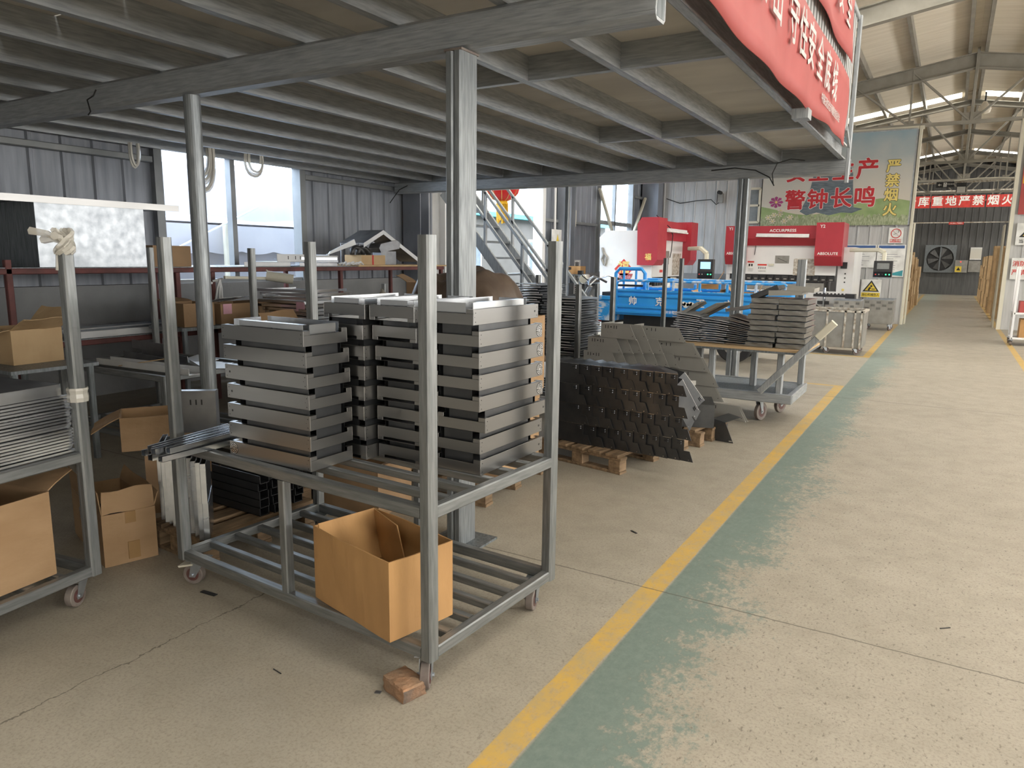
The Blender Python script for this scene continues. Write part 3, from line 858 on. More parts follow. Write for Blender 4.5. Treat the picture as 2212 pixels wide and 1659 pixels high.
# ================================================================== CARTONS
def carton(label, w_, d_, h, loc, rz, flaps=(), body='cardboard', inner='cardboard_inside', tape=(), group=None, th=.006, creases=True, writing=None, closed=False, name='carton'):
    """cardboard carton, local origin at the centre of its base; flaps: (side, length, lean outwards in degrees)"""
    t = thing(name, label, 'carton', loc, rz, group)
    hx, hy = w_/2, d_/2
    b = B(body)
    def wall(fn, nu, nv):
        b.grid(fn, nu, nv)
    bow = .006 if creases else 0
    wob = lambda u, v: bow*math.sin(PI*u)*v + bow*.4*math.sin(9*u+5*v)*math.sin(PI*u)
    wall(lambda u, v: (-hx+w_*u, -hy-wob(u, v), h*v), 10, 6)
    wall(lambda u, v: (-hx+w_*u, hy+wob(u, v), h*v), 10, 6)
    wall(lambda u, v: (-hx-wob(u, v), -hy+d_*u, h*v), 8, 6)
    wall(lambda u, v: (hx+wob(u, v), -hy+d_*u, h*v), 8, 6)
    b.poly([(-hx, -hy, .001), (hx, -hy, .001), (hx, hy, .001), (-hx, hy, .001)], [(0, 1, 2, 3)])
    if closed: b.poly([(-hx, -hy, h), (hx, -hy, h), (hx, hy, h), (-hx, hy, h)], [(0, 1, 2, 3)])
    bmesh.ops.remove_doubles(b.bm, verts=b.bm.verts, dist=.0004)
    o = obj('body', b, t, solid=th)
    for sd, ln, deg in flaps:
        a = R(deg); b = B(body if abs(deg) > 30 or True else inner)
        so, up = math.sin(a)*ln, math.cos(a)*ln
        if sd == 'f': p = [(-hx, -hy, h), (hx, -hy, h), (hx*.96, -hy-so, h+up), (-hx*.97, -hy-so, h+up)]
        elif sd == 'b': p = [(-hx, hy, h), (hx, hy, h), (hx*.97, hy+so, h+up*.96), (-hx*.97, hy+so, h+up)]
        elif sd == 'l': p = [(-hx, -hy, h), (-hx, hy, h), (-hx-so, hy*.95, h+up), (-hx-so, -hy*.95, h+up*.95)]
        else: p = [(hx, -hy, h), (hx, hy, h), (hx+so, hy*.95, h+up), (hx+so, -hy*.95, h+up)]
        b.grid(lambda u, v: V(p[0]).lerp(V(p[1]), u).lerp(V(p[3]).lerp(V(p[2]), u), v) + V((0, 0, .006*math.sin(7*u+3*v))), 6, 3)
        obj('flap', b, t, solid=th*.8)
    for sd, u0, u1, z0, z1 in tape:
        b = B('tape')
        off = .004+bow
        if sd == 'f': b.box(-hx+w_*u0, -hx+w_*u1, -hy-off-.001, -hy-.002, z0, z1)
        else: b.box(hx+.002, hx+off+.001, -hy+d_*u0, -hy+d_*u1, z0, z1)
        obj('tape', b, t)
    return t

# the open carton overhanging the front rail of the main trolley
ca = carton('open tan carton overhanging the lower shelf of the main trolley', .498, .296, .305, (-1.813, 2.052, .177), R(-13.1), th=.006)
b = B('cardboard')
b.poly([(-.235, .146, .1), (-.03, .146, .1), (-.03, .10, .3), (-.235, .135, .31)], [(0, 1, 2, 3)])
b.poly([(-.247, .14, .31), (-.247, -.13, .31), (-.21, -.125, .10), (-.2, .14, .10)], [(0, 1, 2, 3)])
obj('inner_flap', b, ca, solid=.005)
rnd = random.Random(8)
for i in range(5):
    b = B('dark_sheet'); b.box(-.12, .12, -.035, .035, 0, .002); b.box(-.12, .12, -.035, -.033, 0, .02); b.box(-.12, .12, .033, .035, 0, .02)
    single('steel_bracket', b, '%s dark metal strip lying in the tan carton on the trolley' % ORD[i], 'bracket', 'metal strips in the tan carton', loc=(-1.80+.012*i, 2.05-.01*i, .182+.0225*i), rot=(0, 0, R(-13+rnd.uniform(-12, 12))))

# half brick chocking the near wheel
b = B('brick_clay', 'brick_soot')
n_, rr = 7, random.Random(2)
b.box(-.068, .068, -.053, .053, 0, .058)
bmesh.ops.subdivide_edges(b.bm, edges=list(b.bm.edges), cuts=5, use_grid_fill=True)
for v in b.bm.verts:
    x, y, z = v.co
    k_ = (abs(x)/.068)**6+(abs(y)/.053)**6+(abs(z-.029)/.029)**6
    if k_ > 1.5: v.co = V((x*.93, y*.92, .029+(z-.029)*.9))
    v.co += V((rr.uniform(-.002, .002), rr.uniform(-.002, .002), rr.uniform(-.0015, .0015) if z > .004 else 0))
    v.co.z = max(v.co.z, 0) if z > .002 else 0
for f_ in b.bm.faces:
    if f_.calc_center_median().x > .055 and f_.calc_center_median().z < .05: f_.material_index = 1
single('brick', b, 'chipped half brick wedged against the near trolley wheel', 'brick', loc=(-1.545, 1.858, 0), rot=(0, 0, R(-15)), smooth=False)

# cartons at the left
carton('tall carton standing on the lower shelf of the trolley at the left edge', .62, .62, .37, (-3.46, 1.17, .177), R(8), flaps=(('b', .14, 60),), tape=(), body='cardboard_tan')
fc = carton('open carton with sealing tape on the floor between the two trolleys', .62, .245, .27, (-3.73, 2.085, .001), R(-16.5), flaps=(('r', .12, 2), ('f', .12, 4), ('b', .08, 18)), tape=(('r', .42, .62, .21, .268), ('r', .44, .66, .02, .11)), body='cardboard_tan')
text('物料箱', .07, 'text_grey', fc, (-.02, -.131, .17), (PI/2, 0, 0), ext=.0006)
for i in range(6):
    b = B('mid_sheet'); b.box(-.2, .2, -.012, .012, 0, .18); b.box(-.2, .2, -.012, .02, .178, .18)
    l_ = V((-3.73, 2.085, .002)) + M.Rotation(R(-16.5), 3, 'Z') @ V((.02, -.09+.035*i, 0))
    single('steel_strip', b, '%s steel strip from the front standing in the open floor carton' % ORD[i], 'strip', 'strips in the floor carton', loc=l_, rot=(0, 0, R(-16.5)))

# pallets
def pallet(label, loc, rz, w_=1.0, d_=1.2, n=5):
    t = thing('wooden_pallet', label, 'pallet', loc, rz, 'wooden pallets on the floor')
    for i in range(n):
        x = -w_/2+(i+.5)*w_/n
        b = B('wood'); b.box(x-.055, x+.055, -d_/2, d_/2, .122, .144); b.bevel(.003); obj('top_board', b, t)
    for y in (-d_/2+.05, 0, d_/2-.05):
        b = B('wood'); b.box(-w_/2, w_/2, y-.045, y+.045, .1, .122); b.bevel(.003); obj('stringer', b, t)
        b = B('wood'); b.box(-w_/2, w_/2, y-.045, y+.045, 0, .02); b.bevel(.003); obj('bottom_board', b, t)
        for x in (-w_/2+.055, 0, w_/2-.055):
            b = B('wood'); b.box(x-.05, x+.05, y-.045, y+.045, .02, .1); b.bevel(.003); obj('block', b, t)
    return t

# upright bundle of bright U channels on a pallet left of the main trolley
pallet('dark pallet under the bundle of upright channels, left of the main trolley', (-3.30, 2.53, 0), R(-3), .5, .74, 3)
up = None
rnd = random.Random(4)
for row in range(2):
    for i in range(11):
        if up is None:
            b = B('bright_steel'); b.box(-.014, .014, 0, .002, 0, .2); b.box(-.014, -.0125, 0, .3, 0, .2); b.box(.0125, .014, 0, .3, 0, .2); b.box(-.014, .014, .298, .3, 0, .2)
            up = single('upright_channel', b, '', 'channel'); o = up
        else: o = dup(up)
        q_ = rnd.uniform(-.02, .02)
        o.location = (-3.49+.0465*i+.01*row-.77*q_, 2.225-.008*i+.64*q_-.01*row, .1445+.2015*row); o.rotation_euler = (0, 0, R(50))
        o['label'] = '%s bright channel from the left in the %s tier of the upright bundle' % (ORD[i], ('bottom', 'top')[row])
        o['group'] = 'upright channels on the dark pallet'
carton('closed dark carton on the pallet behind the floor carton, under another carton', .42, .36, .4, (-4.08, 2.72, .001), R(-33), body='cardboard_dark', closed=True, creases=False)
carton('carton with a raised side flap and a scrap of tape, behind the floor carton', .3, .32, .2, (-4.08, 2.56, .405), R(-33), flaps=(('f', .17, 118), ('b', .1, 40)), body='cardboard_tan')
b = B('mid_sheet', 'black')
b.box(-.12, .12, -.003, 0, 0, .24); b.box(.117, .12, 0, .06, 0, .24); b.box(-.12, -.117, 0, .06, 0, .24); b.box(-.12, .12, 0, .05, .237, .24)
for q in (-.02, .01, .04): b.box(q, q+.008, -.0036, -.003, .16, .19, 'black')
single('panel_cover', b, 'grey folded panel with three slots standing on the upright channel bundle', 'panel', loc=(-3.60, 2.52, .5475), rot=(0, 0, R(38)))

# sheets stacked on the left trolley
sp = None
rnd = random.Random(6)
for i in range(19):
    if sp is None:
        b = B('bright_steel', 'dark_sheet')
        b.box(-.35, .35, -.36, .36, .011, .0125); b.box(.3485, .35, -.36, .36, .003, .0125); b.box(-.35, .35, .3585, .36, .003, .0125); b.box(-.35, .35, -.36, -.3585, .003, .0125); b.box(.33, .335, -.355, .355, 0, .003, 'black')  # black strip paints the shade in the gap under each sheet
        for y in (-.3, 0, .3): b.box(-.35, .34, y-.01, y+.01, .001, .0108, 'dark_sheet')
        for q in range(5): b.box(.33-.12*q, .345-.12*q, .36, .372, .004, .0125)
        sp = single('thin_sheet', b, '', 'sheet'); o = sp
    else: o = dup(sp)
    q = M.Rotation(LY, 3, 'Z') @ V((-.365+rnd.uniform(-.008, .008), -.395+rnd.uniform(-.004, .004), 0))
    o.location = (-3.16+q.x, 1.66+q.y, .7003+.0132*i); o.rotation_euler = (0, 0, LY+R(rnd.uniform(-.5, .5)))
    o['label'] = '%s steel sheet from the bottom of the stack on the trolley at the left edge' % ORD[i]
    o['group'] = 'steel sheets on the left trolley'
b = B('bright_steel', 'dark_sheet'); b.box(-.35, .35, -.36, .36, .048, .05, 'dark_sheet'); b.box(.3485, .35, -.36, .36, 0, .05); b.box(-.35, .35, .3585, .36, 0, .05)
b.box(-.35, .35, -.36, -.3585, 0, .05)
q = M.Rotation(LY, 3, 'Z') @ V((-.37, -.42, 0))
single('deep_sheet', b, 'deep-edged dark panel lying on top of the sheets on the left trolley', 'panel', loc=(-3.16+q.x, 1.66+q.y, .9525), rot=(0, 0, LY+R(1)))

# bits on the floor
def scrap(name, label, x, y, lx, ly, rz, m, h=.003):
    single(name, B(m).box(-lx/2, lx/2, -ly/2, ly/2, 0, h), label, 'scrap', loc=(x, y, .0008), rot=(0, 0, rz))
scrap('dark_strip', 'short dark strip lying on the floor by the braked trolley wheel', -2.80, 1.975, .09, .022, R(5), 'dark_sheet')
scrap('metal_chip', 'small metal chip on the floor beside the brick', -1.62, 1.80, .022, .016, R(20), 'mid_sheet')
scrap('wire_offcut', 'thin wire offcut on the floor in front of the trolley', -2.03, 1.70, .05, .003, R(-8), 'black')
scrap('metal_sliver', 'dark sliver on the floor right of the trolley beyond the joint', -1.42, 3.77, .05, .012, R(-30), 'black')
scrap('floor_sliver', 'tiny dark sliver far to the right on the worn walkway', .13, 3.45, .05, .004, R(40), 'black')

# ================================================================== CLUTTER UNDER THE MEZZANINE
carton('brown carton with a wide flap on the floor behind the main trolley', .46, .34, .32, (-3.04, 3.3, .001), R(4), flaps=(('r', .3, 70), ('b', .15, 30)), body='cardboard_dark')
pallet('pallet behind the main trolley and the square column, holding cartons', (-2.88, 4.07, 0), R(3), 1.0, .9)
for i, (x, y, z, h, lab) in enumerate(((-2.58, 4.05, .146, .52, 'lower of the two brown cartons stacked behind the tray stacks'), (-2.55, 4.05, .668, .5, 'upper of the two brown cartons stacked behind the tray stacks'))):
    carton(lab, .46, .55, h, (x, y, z), R(4), body='cardboard_tan', closed=True, creases=False)
pallet('pallet of long dark profiles behind the upright channel bundle', (-3.74, 3.36, 0), R(2), .84, .72)
lp = None
rnd = random.Random(12)
for i in range(45):
    if lp is None:
        b = B('black'); b.box(-.42, .42, -.03, .03, 0, .003); b.box(-.42, .42, -.03, -.027, 0, .045); b.box(-.42, .42, .027, .03, 0, .045)
        lp = single('long_profile', b, '', 'profile'); o = lp
    else: o = dup(lp)
    row, c_ = divmod(i % 25, 5) if i < 25 else divmod(i-25, 4)
    o.location = (-3.74+rnd.uniform(-.04, .04), 3.1+.09*c_, .145+.046*row); o.rotation_euler = (0, 0, R(2))
    if i >= 25: o.location = (-3.3+rnd.uniform(-.02, .02), 2.56+.085*c_, .145+.046*row); o.scale = (.5, 1, 1); o.rotation_euler = (0, 0, R(-2))
    o['label'] = ('%s long dark profile from the front, layer %s of the pallet behind the channel bundle' if i < 25 else '%s short dark profile from the front, layer %s, right behind the channel bundle') % (ORD[c_], ('one', 'two', 'three', 'four', 'five')[row])
    o['group'] = 'long dark profiles'

# second stock trolley with bright profiles, behind the round post
trolley('stock trolley of bright steel offcuts standing behind the cartons, under the window', (-5.55, 3.60, 0), R(2), 1.3, .86, .175, .66, 1.6, (.66, .66, 1.6, 1.6), mid=False)
def angle(label, name, loc, rot, ln, a, h, m='bright_steel', extra=None, cat='profile', grp='offcuts on the second trolley'):
    b = B(m); b.box(-ln/2, ln/2, -a/2, a/2, 0, .003); b.box(-ln/2, ln/2, -a/2, -a/2+.003, 0, h)
    if extra: b.box(-ln/2, ln/2, a/2-.003, a/2, 0, extra)
    return single(name, b, label, cat, grp, loc=loc, rot=rot)
angle('long bright channel lying along the front of the offcut trolley', 'bright_profile', (-5.30, 3.33, .662), (0, 0, R(3)), 1.1, .12, .05, 'white_and_glare_sheet', .05)  # window reflection on the steel put into its white colour
angle('dull channel with a turned-up edge above the long bright channel', 'bright_profile', (-5.65, 3.62, .662), (0, 0, R(-6)), .75, .16, .06, 'mid_sheet', .06)
angle('upright grey plate with one small hole on the offcut trolley', 'bright_profile', (-5.85, 3.75, .724), (0, 0, R(-4)), .55, .1, .075, 'mid_sheet')
angle('bright steel sheet leaning on the offcut trolley under the thin post', 'bright_profile', (-5.35, 3.80, .664), (R(14), 0, R(-12)), .4, .2, .03, 'white_and_glare_sheet')  # steel whitened to paint in the window's reflection
angle('pale flat sheet at the right end of the offcut trolley', 'bright_profile', (-5.05, 3.72, .664), (R(-4), 0, R(-25)), .42, .26, .02, 'white_and_glare_sheet')  # reflected window light is part of this white colour
b = B('cardboard_pale'); b.bar((-5.55, 3.25, .672), (-5.25, 3.45, .73), .02, .006)
single('wooden_lath', b, 'thin tan lath lying across the bright channel on the offcut trolley', 'lath')

# low stand with an open carton at the far left
t = thing('steel_stand', 'low steel stand at the left edge carrying an open carton', 'stand', (-5.95, 2.72, 0))
obj('stand_top', B('galv_dark').box(-6.5, -5.42, 2.42, 3.02, .715, .74), t, True)
for x in (-6.45, -5.47):
    for y in (2.46, 2.98):
        b = B('galv_dark'); b.bar((x, y, 0), (x, y, .715), .04); obj('leg', b, t, True)
carton('open brown carton with folded-out flaps on the low stand at the left edge', .42, .36, .25, (-5.93, 2.74, .7415), R(4), flaps=(('r', .18, 62), ('b', .18, 40), ('f', .15, 100)), body='cardboard_pale')

# maroon steel bench along the left wall
bn = thing('steel_bench', 'long maroon steel bench with an upper and a lower shelf along the left wall', 'bench', (-7.15, 6, 0))
def pb(name, b): return obj(name, b, bn, True)
for x in (-7.7, -6.7):
    b = B('maroon_steel'); b.bar((x, 2.9, 1.385), (x, 9.1, 1.385), .05, .05); pb('shelf_rail', b)
    b = B('maroon_steel'); b.bar((x, 2.9, .74), (x, 7.0, .74), .05, .05); pb('shelf_rail', b)
for y in (3.05, 4.59, 5.0, 6.9, 9.05):
    for x in (-7.7, -6.7):
        if y == 4.59 and x < -7: continue
        b = B('maroon_steel'); b.bar((x, y, 0), (x, y, 1.36 if y != 3.05 else 1.48), .05); pb('leg', b)
b = B('galv_dark'); b.box(-7.72, -6.68, 2.9, 7.2, 1.41, 1.416); pb('upper_shelf', b)
b = B('cardboard_pale'); b.box(-7.72, -6.66, 7.2, 9.2, 1.41, 1.43); pb('board_top', b)
b = B('galv_dark'); b.box(-7.72, -6.68, 2.95, 7.0, .765, .772); pb('lower_shelf', b)
ZT = 1.4165
b = B('spangle', 'galv_dark')
b.box(-7.85, -6.86, 3.38, 4.38, ZT, 1.985, 'galv_dark'); b.box(-6.859, -6.855, 3.38, 4.38, ZT, 1.985, 'spangle')
single('galvanised_box', b, 'big galvanised sheet box on the left end of the maroon bench', 'box')
b = B('stainless'); b.box(-7.8, -6.84, 3.1, 4.76, 1.986, 2.025); b.box(-6.84, -6.838, 3.1, 4.76, 1.97, 2.03)
single('long_sheet', b, 'long flat metal lid lying across the top of the galvanised box', 'lid')
carton('brown carton standing on the maroon bench right of the galvanised box', .4, .42, .21, (-7.08, 4.68, ZT), 0, body='cardboard_dark', closed=True, creases=False)
# folded sheets heaped at the middle of the bench
fs = [(-7.1, 5.75, 1.1, .5, .05, 0, 'white_and_glare_sheet', 'white folded sheet at the left end of the sheet heap on the bench'),
      (-7.05, 6.1, .9, .45, .09, 4, 'white_and_glare_sheet', 'white slotted sheet standing in the sheet heap on the bench'),
      (-7.1, 6.55, 1.0, .5, .04, -3, 'mid_sheet', 'dull lowest sheet in the heap on the bench'),
      (-7.1, 6.6, .9, .5, .03, 5, 'bright_steel', 'second bright sheet up in the heap on the bench'),
      (-7.05, 6.5, 1.0, .5, .03, -8, 'bright_steel', 'third bright sheet up in the heap on the bench'),
      (-7.1, 6.62, .85, .5, .02, 12, 'white_and_glare_sheet', 'topmost pale sheet of the heap on the bench')]
zz = {0: ZT, 1: ZT, 2: ZT+.001}
z = ZT
for i, (x, y, ln, wd, h, a, m, lab) in enumerate(fs):
    b = B(m); b.box(-wd/2, wd/2, -ln/2*.6, ln/2*.6, 0, .003); b.box(wd/2-.003, wd/2, -ln/2*.6, ln/2*.6, 0, h); b.box(-wd/2, wd/2, ln*.3-.003, ln*.3, 0, h*.5)
    if i == 1:
        for q in (-.1, .02, .1): b.box(wd/2, wd/2+.001, q, q+.012, .03, .07, 'black')
    zz_ = (ZT, ZT+.052, ZT+.002, ZT+.046, ZT+.078, ZT+.11)[i]
    single('folded_sheet', b, lab, 'sheet', 'sheets heaped on the bench', loc=(x+.15, y, zz_), rot=(0, 0, R(a)))
b = B('white_and_glare_sheet')
b.prism([(-6.95, 6.93, 1.56), (-6.95, 6.97, 1.6), (-6.95, 7.42, 1.77), (-6.95, 7.45, 1.70)], (.02, 0, 0)); b.bar((-6.94, 6.93, ZT), (-6.94, 6.93, 1.57), .03)
b.box(-7.3, -6.95, 6.92, 6.94, ZT, 1.56)
single('bent_cover', b, 'white bent metal cover tilting up above the middle of the maroon bench', 'cover')
b = B('mid_sheet', 'white_and_glare_sheet')
P0, P1, P2 = (7.62, 1.72), (8.03, 1.91), (8.93, 1.47)
for (a, c) in ((P0, P1), (P1, P2)):
    b.hexa([(-7.4, a[0], a[1]), (-6.95, a[0], a[1]), (-6.95, c[0], c[1]), (-7.4, c[0], c[1]), (-7.4, a[0], a[1]+.004), (-6.95, a[0], a[1]+.004), (-6.95, c[0], c[1]+.004), (-7.4, c[0], c[1]+.004)], 'mid_sheet')
    b.hexa([(-6.95, a[0], a[1]-.055), (-6.947, a[0], a[1]-.055), (-6.947, c[0], c[1]-.055), (-6.95, c[0], c[1]-.055), (-6.95, a[0], a[1]+.004), (-6.947, a[0], a[1]+.004), (-6.947, c[0], c[1]+.004), (-6.95, c[0], c[1]+.004)], 'white_and_glare_sheet')
b.bar((-7.38, 8.93, 1.431), (-7.38, 8.93, 1.47), .01); b.bar((-7.38, 7.63, 1.431), (-7.38, 7.63, 1.72), .02)
single('gable_sheet', b, 'large bent sheet standing like a gable roof at the right of the maroon bench', 'sheet')
t = carton('small pale carton with a red band under the black gloves on the bench', .3, .48, .13, (-7.0, 7.7, 1.4305), 0, body='cardboard_pale', closed=True, creases=False)
obj('band', B('sign_red').box(.152, .156, -.03, .0, 0, .13), t)
b = B('leather')
for q in (0, .12):
    pts = [(-7.0, 7.55+q+.11*math.cos(PI*i/10+.3), 1.565+.10*math.sin(PI*i/10)) for i in range(11)]
    b.tube(pts, [.035, .04, .04, .038, .034, .03, .03, .034, .036, .034, .03], 8)
single('work_gloves', b, 'pair of black padded work gloves on the pale carton on the bench', 'gloves', smooth=True)
b = B('mid_sheet'); b.prism([(-6.9, 7.92, 1.60), (-6.9, 8.32, 1.66), (-6.9, 8.34, 1.74), (-6.9, 8.26, 1.78), (-6.9, 7.92, 1.72), (-6.9, 7.88, 1.66)], (-.2, 0, 0)); b.box(-7.1, -6.95, 7.97, 8.3, 1.431, 1.62)
single('grey_duct', b, 'short grey folded duct under the gable sheet on the bench', 'duct')
b = B('cloth_white')
for i in range(6): b.tube([(-6.8, 6.98+.06*i, ZT+.02), (-6.78, 7.02+.07*i, ZT+.04+.01*(i % 2)), (-6.82, 7.06+.08*i, ZT+.015)], .014, 5)
single('rag', b, 'white rag lying on the bench between the sheet heap and the carton', 'rag')
b = B('white_and_glare_sheet', 'black'); b.box(-6.72, -6.7, 8.5, 8.95, 1.431, 1.475)
for y in (8.56, 8.86): b.cyl((-6.7, y, 1.453), (-6.698, y, 1.453), .008, m='black')
single('holed_strip', b, 'white strip with two dark holes on the right end of the bench board', 'strip')
# lamp under the bench
t = thing('reel_lamp', 'cream drum with a long tube hanging under the maroon bench', 'lamp', (-6.5, 5.6, 1.3))
b = B('cream_paint'); b.cyl((-6.5, 5.55, 1.32), (-6.3, 5.75, 1.28), .055, n=20); obj('drum', b, t, True)
b = B('cream_paint'); b.bar((-6.5, 5.0, 1.31), (-6.5, 5.6, 1.29), .03); obj('tube', b, t, True)
b = B('cream_paint'); b.bar((-6.5, 5.55, 1.385), (-6.45, 5.6, 1.3), .015); obj('hanger', b, t, True)
# cloth tied to a rail
b = B('cloth_white')
for i, (dx, dz) in enumerate(((.02, -.22), (-.03, -.3), (.0, -.26))): b.tube([(-6.6, 5.02, 1.28), (-6.58, 5.0+dx, 1.2), (-6.58, 4.98+dx*2, 1.28+dz)], .012, 5)
b.tube([(-6.64, 4.96, 1.27), (-6.6, 5.05, 1.29), (-6.68, 5.06, 1.27), (-6.72, 4.96, 1.26), (-6.64, 4.95, 1.25)], .014, 5)
single('tied_rag', b, 'white strip of cloth knotted on a maroon bench leg', 'rag')
# lower shelf: long channels and sheets
for i in range(5):
    angle('%s long bright channel from the wall on the lower shelf of the maroon bench' % ORD[i], 'bright_profile', (-7.5+.17*i, 4.55+.1*(i % 3), .7725), (0, 0, R(90+(-3, 2, 4, -2, 1)[i])), 2.2-.2*(i % 2), .12, .06, ('mid_sheet', 'blue_grey', 'white_and_glare_sheet', 'blue_grey', 'white_and_glare_sheet')[i], .05, grp='channels on the lower bench shelf')
# cartons with pink notes
for i, (y, w_, h) in enumerate(((4.45, .32, .22), (4.9, .42, .2), (5.35, .4, .2), (5.8, .38, .2))):
    t = carton('%s carton from the left in the row with pink notes below the bench' % ORD[i], .36, w_, h, (-6.35, y, .861), R(2*i-3), body='cardboard_dark', flaps=((('l', .16, 80),) if i == 0 else ()), closed=(i == 2), creases=False, group='cartons with notes')
    if i in (1, 3): obj('note', B('pink_note').box(.19, .192, -.19+.2*(i == 3), -.09+.2*(i == 3), .1, .2), t)
t = thing('low_table', 'low dark table carrying the row of noted cartons in front of the bench', 'table', (-6.35, 5.2, 0))
obj('table_top', B('galv_dark').box(-6.62, -6.1, 4.2, 6.1, .83, .86), t, True)
for x in (-6.58, -6.14):
    for y in (4.25, 6.05):
        b = B('galv_dark'); b.bar((x, y, 0), (x, y, .83), .04); obj('leg', b, t, True)
# papers and offcuts heaped in the cartons
for i, (y, m) in enumerate(((4.86, 'white_and_glare_sheet'), (5.0, 'bright_steel'), (5.75, 'white_and_glare_sheet'))):
    b = B(m); b.hexa([(-.12, -.13, 0), (.12, -.13, .02), (.12, .13, .01), (-.12, .13, 0), (-.12, -.13, .004), (.12, -.13, .024), (.12, .13, .014), (-.12, .13, .004)])
    single('offcut_sheet', b, '%s loose offcut from the left poking out of the noted cartons' % ORD[i], 'offcut', loc=(-6.35, y, 1.085), rot=(R(4), R(-8), R(20*i)))
# brown flap carton in front
carton('brown carton with one long raised flap behind the front-left tray stack', .5, .5, .5, (-5.05, 4.75, .36), R(8), flaps=(('r', .34, 60), ('l', .2, 30)), body='cardboard_tan', creases=True)
carton('dark closed carton on the floor under the brown flap carton', .5, .5, .355, (-5.05, 4.75, .001), R(8), body='cardboard_dark', closed=True, creases=False)
t = thing('steel_stand', 'grey steel stand below the untidy stack of bent sheets', 'stand', (-5.1, 5.2, 0))
obj('stand_top', B('galv_dark').box(-6.08, -4.4, 5.1, 6.0, .53, .559), t, True)
for x in (-6.03, -4.45):
    for y in (5.15, 5.95):
        b = B('galv'); b.bar((x, y, 0), (x, y, (1.3 if (x > -5 and y > 5) else .53)), .05); obj('leg', b, t, True)
# stack of bent sheets
bs = None
rnd = random.Random(21)
for i in range(17):
    if bs is None:
        b = B('bright_steel', 'mid_sheet')
        b.box(-.36, .36, -.3, .3, 0, .003, 'mid_sheet'); b.box(-.36, .36, -.303, -.3, 0, .028); b.box(.36, .363, -.3, .3, 0, .028); b.box(-.363, -.36, -.3, .3, .0, .02)
        bs = single('bent_sheet', b, '', 'sheet'); o = bs
    else: o = dup(bs)
    o.location = (-5.87+rnd.uniform(-.05, .05), 5.5+rnd.uniform(-.03, .03), .5602+.0385*i); o.rotation_euler = (0, R(-1.5 if i > 11 else 0)*0, R(rnd.uniform(-6, 6)))
    o['label'] = '%s bent sheet from the bottom of the untidy stack on the grey stand' % ORD[i]; o['group'] = 'bent sheets on the grey stand'
b = B('pink_note'); b.box(-.055, .055, -.001, .001, -.09, 0)
single('pink_note', b, 'pink note stuck on the edge of the bent sheet stack', 'note', loc=(-5.6, 5.19, 1.08), rot=(0, 0, R(5)))
# tarpaulin-covered machine behind the square column
t = thing('covered_machine', 'machine under a crumpled brown plastic sheet behind the square column', 'machine', (-3.7, 5.4, 0))
b = B('dark_sheet'); b.box(-4.15, -3.2, 5.15, 5.75, 0, .95); obj('cabinet', b, t, True)
rnd = random.Random(9)
b = B('tarp_brown')
def tarp(u, v):
    x = -4.32+1.26*u; y = 4.98+.9*v
    top = 1.18+.24*math.exp(-((u-.42)/.33)**2)+.06*math.sin(9*u+3*v)+.04*math.sin(17*u-7*v)+.03*abs(math.sin(11*u+9*v))-.16*max(0, u-.72)/.28*(1 if v < .6 else .3)
    e = min(u, 1-u)*4.5; e2 = min(v, 1-v)*5
    fall = min(1, e)*min(1, e2)
    return (x+.04*math.sin(12*v)*(1-fall), y-.05*math.sin(14*u)*(1-fall), .62+(top-.62)*(fall**.55))
b.grid(tarp, 40, 22); obj('cover_sheet', b, t, True, True, .004)
b = B('plastic_film')
b.grid(lambda u, v: (-4.38+.3*u+.03*math.sin(8*v), 4.97-.03*u+.02*math.sin(14*v+4*u), .85+.42*v-.2*u*v), 8, 12); obj('loose_film', b, t, True, True, .003)
carton('torn brown carton tipped on its side left of the covered machine', .34, .3, .28, (-4.9, 6.35, 1.0), R(20), flaps=(('l', .15, 60),), body='cardboard_dark')
t = thing('stool', 'grey square stand left of the covered machine', 'stand', (-4.9, 6.35, 0))
obj('stand_top', B('galv_dark').box(-5.15, -4.65, 6.1, 6.6, .96, .995), t, True)
for x in (-5.12, -4.68):
    for y in (6.13, 6.57): obj('leg', B('galv').box(x-.02, x+.02, y-.02, y+.02, 0, .96), t, True)
# socket plate on the building column
b = B('white_paint', 'black'); b.box(-7.575, -7.56, 9.62, 9.74, 1.4, 1.66); b.box(-7.56, -7.558, 9.65, 9.71, 1.45, 1.6, 'black')
single('socket_plate', b, 'pale switch plate with dark socket on the corner building column', 'socket')

# ================================================================== PILES OF FOLDED PLATES
def strips(pal_label, loc, rz, w_, d_): return pallet(pal_label, loc, rz, w_, d_)
pallet('front pallet under the pile of dark louvred plates', (-2.21, 5.35, 0), R(-10.5), .78, 1.05)
pallet('rear pallet under the dark louvred plates, its corner sticking out to the right', (-2.05, 6.22, 0), R(-6), .85, .62, 4)
